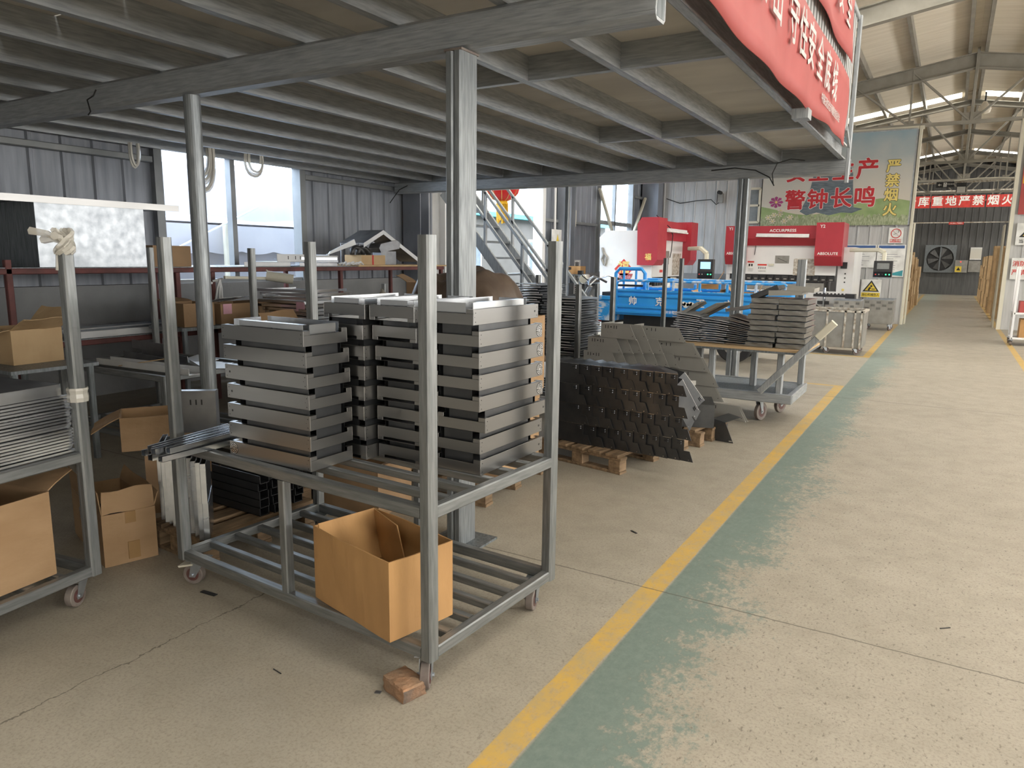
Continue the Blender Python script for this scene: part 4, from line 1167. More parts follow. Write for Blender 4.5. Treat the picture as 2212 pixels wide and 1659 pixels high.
# dark plates with louvres
def louvred():
    b = B('dark_sheet', 'bright_steel')
    W_, H_ = .30, .154
    pr = [(-W_, 0), (.075, 0), (.045, .075), (0, .075), (0, H_), (-W_, H_)]
    b.prism([(x, -.001, z) for x, z in pr], (0, .002, 0))
    b.prism([(-W_, 0, 0), (-W_, .30, 0), (-W_, .30, H_), (-W_, 0, H_)], (.002, 0, 0))
    b.prism([(-W_, 0, H_), (0, 0, H_), (-.05, .09, H_), (-W_, .30, H_)], (0, 0, -.0015))
    for z in (.118, .133):
        x0, x1 = -.055, -.02
        b.poly([(x0, -.001, z), (x1, -.001, z), (x1-.004, -.008, z+.002), (x0+.004, -.008, z+.002), (x0+.002, -.001, z+.011), (x1-.002, -.001, z+.011)], [(0, 1, 2, 3), (3, 2, 5, 4), (0, 3, 4), (1, 5, 2)])
    b.box(-W_, 0, -.0014, -.0009, H_-.0025, H_, 'bright_steel')
    b.cyl((.04, -.0016, .012), (.04, 0, .012), .003, n=8, m='bright_steel')
    return b
lv = None
rnd = random.Random(31)
DIR = V((math.cos(R(-9)), math.sin(R(-9)), 0))
for row in range(4):
    n = 9
    for i in range(n):
        if lv is None: lv = single('louvred_plate', louvred(), '', 'plate'); o = lv
        else: o = dup(lv)
        p = V((-2.36+.016*(3-row), 4.93, 0)) + DIR*(.099*i+rnd.uniform(-.008, .008)) + V((.02*(row == 0), -.006*i*0, 0))
        # every plate nests a little behind its left neighbour
        p += V((math.sin(R(9)), math.cos(R(9)), 0))*(.012*i+rnd.uniform(-.004, .004))
        o.location = (p.x, p.y, .1445+.1545*row); o.rotation_euler = (0, 0, R(-9+rnd.uniform(-2, 2)))
        o['label'] = '%s dark louvred plate from the left, %s row of the front pile' % (ORD[i], ('bottom', 'second', 'third', 'top')[row])
        o['group'] = 'dark louvred plates on the front pallet'
# loose plates sliding off the right end of that pile
for i, (x, y, z, ry, rz, lab) in enumerate(((-1.545, 5.05, .15, -34, 62, 'dark louvred plate leaning outwards at the right end of the front pile'), (-1.62, 5.42, .15, -30, 50, 'second dark louvred plate leaning behind the leaning one'))):
    o = dup(lv, label=lab, group='leaning louvred plates')
    o.location = (x, y, z+.23); o.rotation_euler = (R(0), R(-ry+20), R(rz))
# channels stacked behind the leaning plates
for i in range(5):
    b = B('grey_sheet'); b.box(-.14, .14, -.03, 0, 0, .0015); b.box(-.14, .14, -.0315, -.03, 0, .04)
    single('folded_strip', b, '%s pale folded strip from the bottom behind the leaning plates' % ORD[i], 'strip', 'pale strips behind the dark pile', loc=(-1.93+.01*i, 5.92, .345+.041*i), rot=(0, 0, R(32)))
b = B('dark_sheet'); b.box(-.3, .3, -.2, .2, 0, .19); b.box(-.3, .3, -.2, .2, .19, .198)
single('dark_bin', b, 'dark metal box inside the piles under the pale strips', 'box', loc=(-1.95, 6.12, .1445), rot=(0, 0, R(20)))

# grey slotted plates
def slotted(W_, H_, tail=.07):
    b = B('grey_sheet', 'black')
    b.prism([(0, 0, 0), (W_+tail, 0, 0), (W_, 0, H_), (0, 0, H_)], (0, .002, 0))
    b.prism([(0, 0, 0), (0, .22, 0), (0, .22, H_), (0, 0, H_)], (.002, 0, 0))
    b.box(0, W_+tail*.9, 0, .03, 0, .002)
    for i, x in enumerate((.055, .085, .12, .155, .185)):
        x *= W_/.34
        if i == 2: b.cyl((x, -.0007, H_*.77), (x, .0005, H_*.77), .007, n=12, m='black')
        else: b.box(x-.0035, x+.0035, -.0007, .0005, H_*.66, H_*.88, 'black')
    for x in (.08, .12): b.cyl((x*W_/.34, -.0006, H_*.4), (x*W_/.34, .0004, H_*.4), .0022, n=6, m='black')
    b.cyl((W_+tail*.45, -.0006, .03), (W_+tail*.45, .0004, .03), .004, n=8, m='black')
    for k_ in range(5): b.box(-.0007, .0005, .03+.03*k_, .037+.03*k_, H_*.66, H_*.88, 'black')
    return b
pallet('pallet under the pile of grey slotted plates behind the dark pile', (-2.5, 6.75, 0), R(-7), .9, .55, 4)
sa = None
rows = ((7, -2.99), (7, -2.98), (7, -2.97), (7, -2.96), (5, -2.92), (2, -2.78))
for row, (n, x0) in enumerate(rows):
    for i in range(n):
        if sa is None: sa = single('slotted_plate', slotted(.31, .135), '', 'plate'); o = sa
        else: o = dup(sa)
        o.location = (x0+.082*i+rnd.uniform(-.004, .004), 6.32+.04*i-.006*row, .1445+.1355*row); o.rotation_euler = (0, 0, R(-7+rnd.uniform(-1.2, 1.2)))
        # nest: each next plate sits just behind
        o.location.y += .011*i
        o['label'] = '%s grey slotted plate from the left, %s row of the left pile' % (ORD[i], ('bottom', 'second', 'third', 'fourth', 'fifth', 'top')[row])
        o['group'] = 'grey slotted plates, left pile'
sb = None
pallet('low pallet under the sloping pile of long slotted plates', (-1.92, 6.80, 0), R(-8), .3, .3, 2)
for row, (xl, n) in enumerate(((-1.98, 2), (-2.22, 2), (-2.27, 2), (-2.36, 2), (-2.45, 2), (-2.6, 2))):
    for i in range(n):
        if sb is None: sb = single('slotted_plate', slotted(.47, .13, .08), '', 'plate'); o = sb
        else: o = dup(sb)
        o.location = (xl+.012*i+(-.0 if row == 0 else 0), 6.62-.035*(row == 0)-.004*row+.012*i, (.1445+.1305*row if row else .13)); o.rotation_euler = (0, 0, R(-6.5+(-3 if row == 0 else 0)+rnd.uniform(-1, 1)))
        o['label'] = '%s long slotted plate of the %s row in the right sloping pile' % (('front', 'rear')[i], ('bottom', 'second', 'third', 'fourth', 'fifth', 'top')[row])
        o['group'] = 'long slotted plates, right pile'
b = B('dark_sheet', 'bright_steel')
b.prism([(0, 0, 0), (.2, 0, 0), (.12, 0, .17), (0, 0, .19)], (0, .002, 0)); b.prism([(0, 0, .19), (.12, 0, .17), (.14, .3, .17), (.02, .3, .19)], (0, 0, .003)); b.prism([(0, 0, 0), (.02, .3, 0), (.02, .3, .19), (0, 0, .19)], (.002, 0, 0)); b.box(.16, .19, -.001, 0, .01, .02, 'bright_steel')
single('gusset_plate', b, 'dark angled plate standing on the floor in front of the sloping pile', 'plate', loc=(-1.66, 6.2, .0005), rot=(0, 0, R(-8)))

# tall stacks of dark bent sheets on a trolley behind the trays
t3 = trolley('stock trolley of dark bent sheets standing left of the blue tricycle', (-3.62, 6.98, 0), R(-2), .95, .8, .175, .56, 1.36, (1.0, 1.30, 1.36, 1.36), mid=False, group=None)
ds = None
for col, (cx, cy, n, z0) in enumerate(((-3.85, 6.98, 28, .5605), (-3.42, 6.98, 23, .5605))):
    for i in range(n):
        if ds is None:
            b = B('blue_grey', 'white_and_glare_sheet')
            b.hexa([(-.22, -.3, 0), (0, -.31, .010), (0, .31, .010), (-.22, .3, 0), (-.22, -.3, .003), (0, -.31, .013), (0, .31, .013), (-.22, .3, .003)])
            b.hexa([(0, -.31, .010), (.20, -.3, .002), (.20, .3, .002), (0, .31, .010), (0, -.31, .013), (.20, -.3, .005), (.20, .3, .005), (0, .31, .013)])
            b.box(-.21, -.03, -.314, -.31, .006, .02, 'blue_grey'); b.box(.02, .19, -.314, -.31, .006, .016, 'white_and_glare_sheet')
            ds = single('dark_bent_sheet', b, '', 'sheet'); o = ds
        else: o = dup(ds)
        o.location = (cx+rnd.uniform(-.035, .03), cy+rnd.uniform(-.03, .03), z0+.0262*i); o.rotation_euler = (R(rnd.uniform(-.5, .5)), R(rnd.uniform(-1, 1)), R(rnd.uniform(-5, 5)))
        o['label'] = '%s dark bent sheet from the bottom of the %s stack left of the tricycle' % (ORD[i], ('left', 'right')[col])
        o['group'] = 'dark bent sheets, %s stack' % ('left', 'right')[col]
# uprights of a trolley standing between the piles and the tricycle
trolley('empty-looking trolley whose two tall posts rise in front of the blue tricycle', (-3.2, 8.3, 0), R(-3), .86, .5, .175, .6, 1.57, (1.26, 1.57, 1.57, .6), mid=False, pw=.045)

# ================================================================== PLATFORM CART WITH A LONG HANDLE
ct = thing('platform_cart', 'two-deck steel platform cart with a slanting handle bar, piled with folded panels', 'cart', (-1.72, 7.5, 0))
def pc(n, b): return obj(n, b, ct, True)
b = B('galv_dark'); b.box(-2.4, -1.2, 7.12, 7.9, .30, .305)
pc('lower_deck', b)
for y in (7.1, 7.92): pc('rail', B('galv_x').bar((-2.4, y, .265), (-1.17, y, .265), .05, .09))
for x in (-2.38, -1.19): pc('rail', B('galv_y').bar((x, 7.1, .265), (x, 7.92, .265), .05, .09))
for x, y in ((-2.3, 7.15), (-1.3, 7.15), (-2.3, 7.85), (-1.22, 7.85), (-1.95, 7.15), (-1.62, 7.5), (-2.12, 7.3)):
    pc('upright', B('galv').bar((x, y, .305), (x, y, .70), .06))
for x, y in ((-1.31, 7.85), (-1.22, 7.5)):
    pc('post', B('galv').bar((x, y, .735), (x, y, 1.57), .05))
pc('upper_deck', B('cardboard_pale', 'galv_dark').box(-2.42, -1.08, 7.06, 7.94, .715, .735).box(-2.42, -1.08, 7.06, 7.94, .695, .714, 'galv_dark'))
b = B('galv'); b.bar((-1.45, 7.02, .33), (-.86, 6.98, 1.0), .06, .05, up=(0, 1, 0)); b.bar((-.97, 6.985, .875), (-.84, 6.975, 1.02), .066, .058, m='cream_paint', up=(0, 1, 0))
h = pc('handle', b)
for x, y, rw in ((-1.49, 7.25, .09), (-1.40, 7.75, .09), (-2.3, 7.25, .09), (-2.3, 7.75, .09)):
    c_ = caster(ct, x+1.72, y-7.5, .22, rw=rw, swivel=R(70))
# load: fans of folded panels and film-wrapped trays
fp = None
def fanpile(cx, cy, n, spread, grp, ordn, tilt0, tilt1, y_len, w_, rz, flip=1):
    global fp
    for i in range(n):
        if fp is None:
            b = B('blue_grey', 'white_and_glare_sheet')
            b.hexa([(-.15, -.2, 0), (.0, -.2, .018), (.0, .2, .018), (-.15, .2, 0), (-.15, -.2, .0025), (0, -.2, .0205), (0, .2, .0205), (-.15, .2, .0025)])
            b.hexa([(0, -.2, .018), (.13, -.2, .004), (.13, .2, .004), (0, .2, .018), (0, -.2, .0205), (.13, -.2, .0065), (.13, .2, .0065), (0, .2, .0205)])
            b.box(-.15, .0, -.2015, -.2, .009, .013, 'white_and_glare_sheet'); b.box(-.0, .13, -.2015, -.2, .009, .014, 'white_and_glare_sheet')
            fp = single('folded_plate', b, '', 'panel'); o = fp
        else: o = dup(fp)
        u = i/max(1, n-1)
        o.location = (cx+rnd.uniform(-.012, .012)+.02*u*flip, cy+rnd.uniform(-.02, .02), .7365+.0215*i+.004*u)
        o.rotation_euler = (0, R(flip*(tilt0+(tilt1-tilt0)*u)*0.35), R(rz+rnd.uniform(-5, 5)))
        o['label'] = '%s dark folded plate from the bottom of the %s pile on the platform cart' % (ORD[i], ordn)
        o['group'] = grp
fanpile(-2.27, 7.42, 13, .02, 'folded panels, left cart pile', 'left', 0, 20, .4, .3, 5)
fanpile(-1.97, 7.42, 11, .02, 'folded panels, middle cart pile', 'middle', 0, 18, .4, .3, -4)
ff = None
for i in range(14):
    if ff is None:
        b = B('bright_steel', 'dark_sheet'); b.box(0, .27, -.2, .2, 0, .004, 'dark_sheet'); b.box(0, .27, -.2015, -.2, -.0, .009)
        b.box(.268, .27, -.2, .2, 0, .012)
        ff = single('fanned_plate', b, '', 'panel'); o = ff
    else: o = dup(ff)
    a = i/13
    o.location = (-1.84-.0*a, 7.42+rnd.uniform(-.02, .02), .737+.0165*i); o.rotation_euler = (0, R(1+13*a), R(rnd.uniform(-3, 3)))
    o.location.z += .27*math.sin(R(1+13*a))*.98
    o['label'] = '%s plate from the bottom of the fan-shaped pile on the platform cart' % ORD[i]; o['group'] = 'fanned panels on the cart'
for (x, y, z, ry, rz, w_, m, lab) in ((-2.12, 7.55, 1.045, -28, -12, .34, 'grey_sheet', 'two-holed long plate lying tilted across the folded panels on the cart'), (-1.74, 7.5, 1.10, -12, -12, .30, 'bright_steel', 'bright plate slanting over the fan-shaped pile on the cart'), (-2.28, 7.5, 1.07, -34, 0, .2, 'grey_sheet', 'grey bent plate on top of the left pile on the cart')):
    b = B(m, 'black'); b.box(-w_/2, w_/2, -.15, .15, 0, .003); b.box(-w_/2, w_/2, -.152, -.15, -.03, .003); b.box(-w_/2, w_/2, .15, .152, -.03, .003)
    for q in (-.08, .08): b.cyl((q, 0, .003), (q, 0, .0035), .008, n=8, m='black')
    single('loose_plate', b, lab, 'plate', loc=(x, y, z), rot=(0, R(ry), R(rz)))
wt = None
for col, cx in enumerate((-1.50, -1.235)):
    for i in range(9):
        if wt is None:
            t = thing('wrapped_tray', '', 'tray'); wt = t
            b = B('stainless', 'bright_steel'); hx, hy = .125, .21
            b.hexa([(-hx, -hy, 0), (hx, -hy, 0), (hx, hy, 0), (-hx, hy, 0), (-hx, -hy, .045), (hx+.0, -hy, .045), (hx, hy, .045), (-hx, hy, .045)])
            b.hexa([(-hx-.0, -hy-.012, .036), (hx+.012, -hy-.012, .042), (hx+.012, hy, .042), (-hx, hy, .036), (-hx, -hy-.012, .039), (hx+.012, -hy-.012, .046), (hx+.012, hy, .046), (-hx, hy, .039)], 'bright_steel')
            obj('body', b, t)
            b = B('film'); b.grid(lambda u, v: (-hx-.004+(2*hx+.008)*u, -hy-.016-.005*math.sin(9*u+4*v), .004+.034*v+.004*math.sin(12*u)), 10, 4); obj('film_wrap', b, t)
            o = t
        else: o = dup(wt)
        o.location = (cx+rnd.uniform(-.012, .012), 7.38+rnd.uniform(-.012, .012), .7365+.0525*i); o.rotation_euler = (0, 0, R(rnd.uniform(-3, 3)))
        o['label'] = '%s film-wrapped tray from the bottom of the %s stack on the platform cart' % (ORD[i], ('left', 'right')[col])
        o['group'] = 'film-wrapped trays, %s stack' % ('left', 'right')[col]
for (x, z, ry, w_, m, lab) in ((-1.50, 1.235, -24, .26, 'dark_sheet', 'dark folded tray tipped on top of the left wrapped stack'), (-1.32, 1.235, -3, .3, 'grey_sheet', 'grey tray with a turned edge lying on top of the right wrapped stack'), (-1.19, 1.275, 4, .24, 'grey_sheet', 'topmost grey tray at the right of the cart load')):
    b = B(m); b.box(-w_/2, w_/2, -.2, .2, 0, .003); b.box(-w_/2, w_/2, -.203, -.2, 0, .05); b.box(w_/2-.003, w_/2, -.2, .2, 0, .04)
    single('loose_tray', b, lab, 'tray', loc=(x, 7.38, z), rot=(0, R(ry), R(2)))
for i, (x, y) in enumerate(((-2.15, 7.3), (-2.05, 7.28))):
    b = B('bright_steel'); b.box(-.015, .015, -.12, .12, 0, .02)
    single('short_bar', b, '%s short bright bar on the lower deck of the platform cart' % ('left', 'right')[i], 'bar', loc=(x, y, .3055), rot=(0, 0, R(30)))

# ================================================================== BLUE CARGO TRICYCLE
tk = thing('cargo_tricycle', 'bright blue cargo tricycle with a railed load bed in front of the red presses', 'tricycle', (-3.4, 11.6, 0))
def pt(n, b, **kw): return obj(n, b, tk, True, **kw)
BX0, BX1, BY0, BY1 = -4.68, -1.95, 11.1, 12.25
b = B('blue_paint', 'blue_worn')
for y in (BY0, BY1):
    b.box(BX0, BX1, y-.012, y+.012, .70, 1.075)
    for z in (.715, .80, .98, 1.06): b.box(BX0, BX1, y-.03, y-.012, z-.016, z+.016)
    b.box(BX0, BX1, y-.0305, y-.03, 1.065, 1.076, 'blue_worn')
    for x in (BX0+.02, BX1-.02): b.box(x-.03, x+.03, y-.032, y+.02, .70, 1.08)
for x in (BX0, BX1): b.box(x-.015, x+.015, BY0, BY1, .70, 1.075)
b.box(BX0, BX1, BY0, BY1, .66, .70)
pt('load_bed', b)
for k_, y in enumerate((BY0, BY1)):
    b = B('blue_worn')
    b.tube([(BX0+.02, y, 1.07), (BX0+.02, y, 1.15), (BX0+.05, y, 1.20), (BX0+.12, y, 1.215), (BX1-.1, y, 1.215), (BX1-.02, y, 1.18), (BX1-.02, y, 1.07)], .02, 8)
    for i in range(6):
        x = BX0+.55+.42*i
        b.bar((x, y, 1.07), (x, y, 1.21), .035)
    pt('side_rail', b)
b = B('blue_paint', 'black')
fy = 11.2
b.tube([(-4.74, fy, .9), (-4.72, fy, 1.33), (-4.66, fy, 1.40), (-4.28, fy, 1.40), (-4.22, fy, 1.33), (-4.22, fy, .95)], .03, 8)
for x in (-4.58, -4.37): b.bar((x, fy, .98), (x, fy, 1.39), .03)
b.bar((-4.72, fy, 1.13), (-4.22, fy, 1.13), .035, m='black')
pt('head_guard', b)
b = B('blue_worn'); b.box(-5.0, -4.7, 11.1, 12.2, .55, .92); b.box(-5.02, -4.7, 11.08, 12.22, .9, .95)
pt('seat_box', b)
pt('seat', B('black').box(-4.98, -4.72, 11.25, 12.1, .951, 1.01))
b = B('black'); b.box(-5.0, -1.95, 11.3, 11.4, .45, .55); b.box(-5.0, -1.95, 11.95, 12.05, .45, .55); b.box(-4.6, -2.1, 11.3, 12.05, .55, .66)
for x in (-2.6, -4.6): b.bar((x, 11.35, .55), (x+.2, 11.35, .68), .05)
pt('chassis', b)
for y in (11.28, 12.07):
    b = B('black'); b.cyl((-2.75, y-.06, .28), (-2.75, y+.06, .28), .279, n=28).bevel(.02); b.cyl((-2.75, y-.065, .28), (-2.75, y+.065, .28), .16, n=20, m='worn_bin'); pt('wheel', b)
b = B('black'); b.cyl((-5.75, 11.63, .28), (-5.75, 11.73, .28), .279, n=28).bevel(.02); b.cyl((-5.75, 11.62, .28), (-5.75, 11.74, .28), .15, n=20, m='worn_bin'); pt('wheel', b)
b = B('worn_bin', 'cable')
b.tube([(-5.75, 11.58, .28), (-5.55, 11.6, .8), (-5.4, 11.66, 1.08)], .03, 8); b.tube([(-5.75, 11.78, .28), (-5.55, 11.76, .8), (-5.4, 11.7, 1.08)], .03, 8)
b.box(-5.3, -4.95, 11.55, 11.8, .5, .7)
b.tube([(-5.4, 11.68, .9), (-5.2, 11.68, .7), (-5.0, 11.68, .55)], .035, 8)
pt('front_fork', b)
b = B('bright_steel', 'black')
for s in (-1, 1): b.tube([(-5.42, 11.68+s*.03, 1.1), (-5.36, 11.68+s*.15, 1.2), (-5.2, 11.68+s*.3, 1.26), (-5.05, 11.68+s*.36, 1.22)], .014, 8); b.tube([(-5.05, 11.68+s*.36, 1.22), (-4.93, 11.68+s*.38, 1.17)], .02, 8, 'black')
pt('handlebar', b)
b = B('bright_steel', 'cream_paint'); b.lathe([(.0, -.09), (.07, -.08), (.1, 0), (.07, .08), (0, .09)], 0, 0, 14); b.xf(M.Translation((-5.5, 11.68, 1.2))); b.cyl((-5.5, 11.57, 1.2), (-5.5, 11.6, 1.2), .07, n=16, m='cream_paint')
pt('headlamp', b)
b = B('black'); b.tube([(-5.38, 11.54, 1.18), (-5.44, 11.45, 1.25), (-5.46, 11.42, 1.3)], .01, 6); b.box(-5.5, -5.42, 11.36, 11.43, 1.28, 1.35, 'black')
pt('mirror', b)
pt('mudguard', B('blue_worn').box(-5.98, -5.5, 11.6, 11.76, .57, .6))
b = B('sign_red'); b.box(-5.005, -5.001, 11.15, 11.3, .5, .6); pt('tail_light', b)
for ch, x in (('帅', -4.36), ('克', -3.91), ('王', -3.26), ('之', -2.83)):
    text(ch, .145, 'letter_white', tk, (x, BY0-.032, .885), bold=.02, ext=.001, world=True)
b = B('letter_white')
for q in range(7): b.cyl((-3.55+.033*q, BY0-.0335, .87+.012*math.sin(q*2)), (-3.55+.033*q, BY0-.0315, .87+.012*math.sin(q*2)), .025+.01*(q % 3), n=10)
pt('torn_sticker', b)
text('安全驾驶 严禁超载', .05, 'letter_white', tk, (-3.6, BY0-.032, .735), bold=.006, ext=.001, world=True)
pt('number_strip', B('letter_white').box(-2.2, -2.0, BY0-.034, BY0-.031, .78, .9))
# things lying in the bed
for x, y, w_, h, a, lab in ((-2.75, 11.75, .4, .36, 10, 'open tan carton standing in the tricycle bed'), (-3.3, 11.8, .35, .25, -8, 'low tan carton in the middle of the tricycle bed'), (-2.2, 11.7, .28, .3, 5, 'tan carton at the right end of the tricycle bed')):
    carton(lab, w_, .35, h, (x, y, .701), R(a), flaps=(('l', .16, 40), ('r', .16, 20)), creases=False)

# ================================================================== STAIRS AND DOORWAY
st = thing('staircase', 'galvanised steel open stairs with twin handrails climbing to the mezzanine in front of the doorway', 'stairs', (-5.2, 10.4, 0))
def ps(n, b): return obj(n, b, st, True)
XT, XB, ZTOP = -7.3, -5.05, 2.6
def sx(z): return XB+(XT-XB)*(z/ZTOP)
for y in (9.95, 10.8):
    b = B('galv'); b.bar((XB, y, .02), (XT, y, ZTOP), .05, .16); ps('stringer', b)
for i in range(1, 10):
    z = .26*i
    b = B('galv_dark'); b.box(sx(z)-.12, sx(z)+.12, 9.975, 10.775, z-.03, z); ps('tread', b)
for y in (9.95, 10.8):
    for dz in (.5, .92):
        b = B('galv'); b.bar((XB, y, dz), (XT, y, ZTOP+dz), .045); ps('handrail', b)
    for z in (.1, .85, 1.65, 2.35):
        b = B('galv'); b.bar((sx(z), y, z), (sx(z), y, z+.92), .045); ps('baluster', b)
ln = thing('lantern', 'red festival lantern with a yellow tassel hanging in the doorway', 'lantern', (-7.5, 12.1, 2.2))
b = B('lantern_red'); b.lathe([(.1, 2.62), (.2, 2.66), (.3, 2.76), (.335, 2.88), (.3, 3.0), (.2, 3.1), (.1, 3.14)], -7.5, 12.1, 24); obj('globe', b, ln, True, True)
b = B('letter_yellow')
for i in range(12):
    a = 2*PI*i/12
    b.tube([(-7.5+rr*math.cos(a), 12.1+rr*math.sin(a), z) for rr, z in ((.102, 2.615), (.203, 2.657), (.303, 2.758), (.339, 2.88), (.303, 3.003), (.2, 3.105))], .005, 5)
obj('gold_rib', b, ln, True)
b = B('tassel')
b.cyl((-7.5, 12.1, 2.56), (-7.5, 12.1, 2.62), .12, .1, 18)
for i in range(18):
    a = 2*PI*i/18; x, y = -7.5+.1*math.cos(a), 12.1+.1*math.sin(a)
    b.bar((x, y, 2.57), (x+.01, y, 2.24+.05*math.sin(i*2)), .034, .01)
obj('tassel', b, ln, True)
obj('cord', B('cable').cyl((-7.5, 12.1, 3.14), (-7.5, 12.1, 3.6), .006, n=6), ln, True)
struct('trim_7', B('frame_paint').bar((-7.5, 10.85, 3.62), (-7.5, 14.5, 3.62), .05))
# grey goods seen through the door
for i, (y, w_, h, m) in enumerate(((12.5, .5, .8, 'worn_bin'), (13.3, .6, .6, 'white_paint'), (13.9, .4, .5, 'sign_red'))):
    b = B(m); b.box(-9.0, -8.5, y-w_/2, y+w_/2, 0, h); b.box(-9.02, -8.48, y-w_/2-.02, y+w_/2+.02, h, h+.03)
    single('yard_crate', b, ('grey', 'white', 'red')[i]+' crate standing outside the doorway', 'crate')
# cable pipe, switch box, warning card, scroll by the door
t = thing('switch_box', 'cream electric box on the dark wall right of the doorway', 'box', (-7.9, 15.6, 2.3))
obj('case', B('cream_paint').box(-7.96, -7.74, 15.28, 15.83, 2.3, 2.68), t, True)
obj('door', B('cream_paint').box(-7.74, -7.725, 15.32, 15.8, 2.33, 2.65), t, True)
obj('keyhole', B('black').box(-7.725, -7.722, 15.4, 15.45, 2.5, 2.56).cyl((-7.725, 15.7, 2.45), (-7.72, 15.7, 2.45), .02, n=10), t, True)
b = B('white_paint'); b.tube([(-7.88, 15.0, 3.4), (-7.88, 15.02, 2.2), (-7.86, 14.98, 1.9), (-7.86, 14.95, 1.5)], .03, 8)
single('white_conduit', b, 'white plastic pipe running down the wall beside the doorway', 'pipe')
b = B('cable'); b.tube([(-7.7, 15.55, 2.3), (-7.72, 15.6, 2.1), (-7.74, 15.75, 1.95), (-7.76, 15.8, 2.0)], .012, 6)
single('switch_cable', b, 'black cable hanging from the cream electric box', 'cable')
t = thing('warning_card', 'white card with a yellow warning triangle hanging near the doorway', 'sign', (-7.8, 15.0, 1.9))
obj('card', B('sign_white').box(-7.82, -7.81, 14.75, 15.25, 1.75, 2.2), t, True)
b = B('sign_yellow'); b.prism([(-7.809, 14.92, 1.82), (-7.809, 15.15, 1.82), (-7.809, 15.03, 2.1)], (.002, 0, 0)); obj('triangle', b, t, True)
t = thing('scroll_strip', 'tall white strip with black brush characters on the wall behind the stairs', 'sign', (-7.5, 16.2, .6))
obj('strip', B('sign_white').box(-7.66, -7.65, 15.55, 15.95, .45, 1.52), t, True)
for ch, z in (('事', 1.34), ('事', 1.08), ('皆', .82), ('如', .58)): text(ch, .26, 'letter_black', t, (-7.648, 15.75, z), (PI/2, 0, PI/2), .01, world=True)
b = B('concrete_wall'); b.box(-7.88, -7.3, 16.2, 17.8, 0, .92); b.box(-7.88, -7.2, 16.15, 17.85, .92, .96, 'black')
single('work_ledge', b, 'grey ledge with dark top below the second window', 'bench')
b = B('worn_bin'); b.cyl((-7.5, 17.0, .961), (-7.5, 17.0, 1.09), .05, n=14)
single('metal_cup', b, 'small metal cup on the ledge under the second window', 'cup')
b = B('black')
b.box(-7.6, -7.35, 14.75, 15.0, .75, 1.0); b.cyl((-7.5, 14.9, 1.0), (-7.5, 14.9, 1.3), .06, n=12); b.box(-7.55, -7.45, 14.85, 15.05, 1.3, 1.36); b.box(-7.7, -7.3, 14.6, 15.2, 0, .75)
single('bench_drill', b, 'dark bench drill on a stand right of the doorway behind the stairs', 'machine')
b = B('cardboard'); b.box(-7.6, -7.3, 15.22, 15.5, 1.2, 1.38)
o = single('tan_box', b, 'small tan box on the shelf behind the stairs', 'box')
b = B('galv_dark'); b.box(-7.7, -7.25, 15.18, 15.54, 1.17, 1.199)
for y in (15.2, 15.52): b.box(-7.32, -7.28, y-.015, y+.015, 0, 1.17); b.box(-7.68, -7.64, y-.015, y+.015, 0, 1.17)
single('side_shelf', b, 'narrow dark shelf behind the stairs holding the small tan box', 'shelf')

# ================================================================== PRESS BRAKES
def fluor(parent, p0, p1):
    f_ = obj('lamp_fitting', B('white_paint').bar(p0, p1, .07, .08), parent, True)
    p0, p1 = V(p0), V(p1)
    obj('tube', B('letter_white').cyl(p0+V((0, -.05 if abs((p1-p0).x) > .1 else 0, -.03))+V((.05 if abs((p1-p0).y) > .1 else 0, 0, 0)), p1+V((0, -.05 if abs((p1-p0).x) > .1 else 0, -.03))+V((.05 if abs((p1-p0).y) > .1 else 0, 0, 0)), .018, n=10), f_, True)

pb_ = thing('press_brake', 'wide white press brake with a red hood facing the workshop, below the bell poster', 'press', (-3.5, 19.4, 0))
def pp(n, b, **kw): return obj(n, b, pb_, True, **kw)
YF = 18.6
b = B('red_paint')
for x0, x1, zt in ((-4.93, -4.45, 2.40), (-2.82, -2.22, 2.46)):
    b.prism([(x0, YF, 1.68), (x0, YF+.13, 1.46), (x0, YF+.9, 1.46), (x0, YF+.9, zt), (x0, YF, zt)], (x1-x0, 0, 0))
b.box(-4.45, -2.82, YF+.16, YF+.8, 2.1, 2.40)
b.prism([(-4.45, YF+.16, 2.1), (-4.45, YF+.25, 1.93), (-4.45, YF+.8, 1.93), (-4.45, YF+.8, 2.1)], (1.63, 0, 0))
pp('red_hood', b)
pp('ram', B('white_paint').box(-4.88, -2.36, YF+.3, YF+.5, 1.23, 1.98))
b = B('black', 'worn_bin')
b.box(-4.85, -2.4, YF+.33, YF+.47, 1.10, 1.23)
for i in range(14):
    x = -4.78+.175*i
    b.box(x, x+.13, YF+.28, YF+.34, 1.09, 1.2); b.box(x+.03, x+.1, YF+.27, YF+.285, 1.11, 1.14, 'worn_bin')
pp('tool_holder', b)
b = B('worn_bin', 'black'); b.box(-4.85, -2.6, YF+.33, YF+.45, .86, 1.04); b.box(-4.85, -2.62, YF+.36, YF+.42, 1.04, 1.07, 'black')
pp('die_rail', b)
pp('bed', B('white_paint').box(-4.85, -2.3, YF+.3, YF+.6, .02, .85))
b = B('white_paint', 'black')
pp('side_frame', B('white_paint').box(-4.95, -4.75, YF+.35, YF+2.0, 0, 1.9)); b.box(-2.32, -1.98, YF+.35, YF+2.0, 0, 1.9)
for z in (1.28, 1.18, 1.08): b.cyl((-2.15, YF+.34, z), (-2.15, YF+.35, z), .018, n=10, m='black')
b.cyl((-2.17, YF+.335, .9), (-2.17, YF+.35, .9), .03, n=12, m='letter_yellow')
b.box(-2.26, -2.12, YF+.33, YF+.35, 1.4, 1.55, 'black')
pp('side_frame', b)
b = B('black'); b.box(-2.75, -1.9, YF-.1, YF+.1, .74, .8)
for i in range(9): b.box(-2.7+.08*i, -2.66+.08*i, YF-.1, YF-.06, .8, .83)
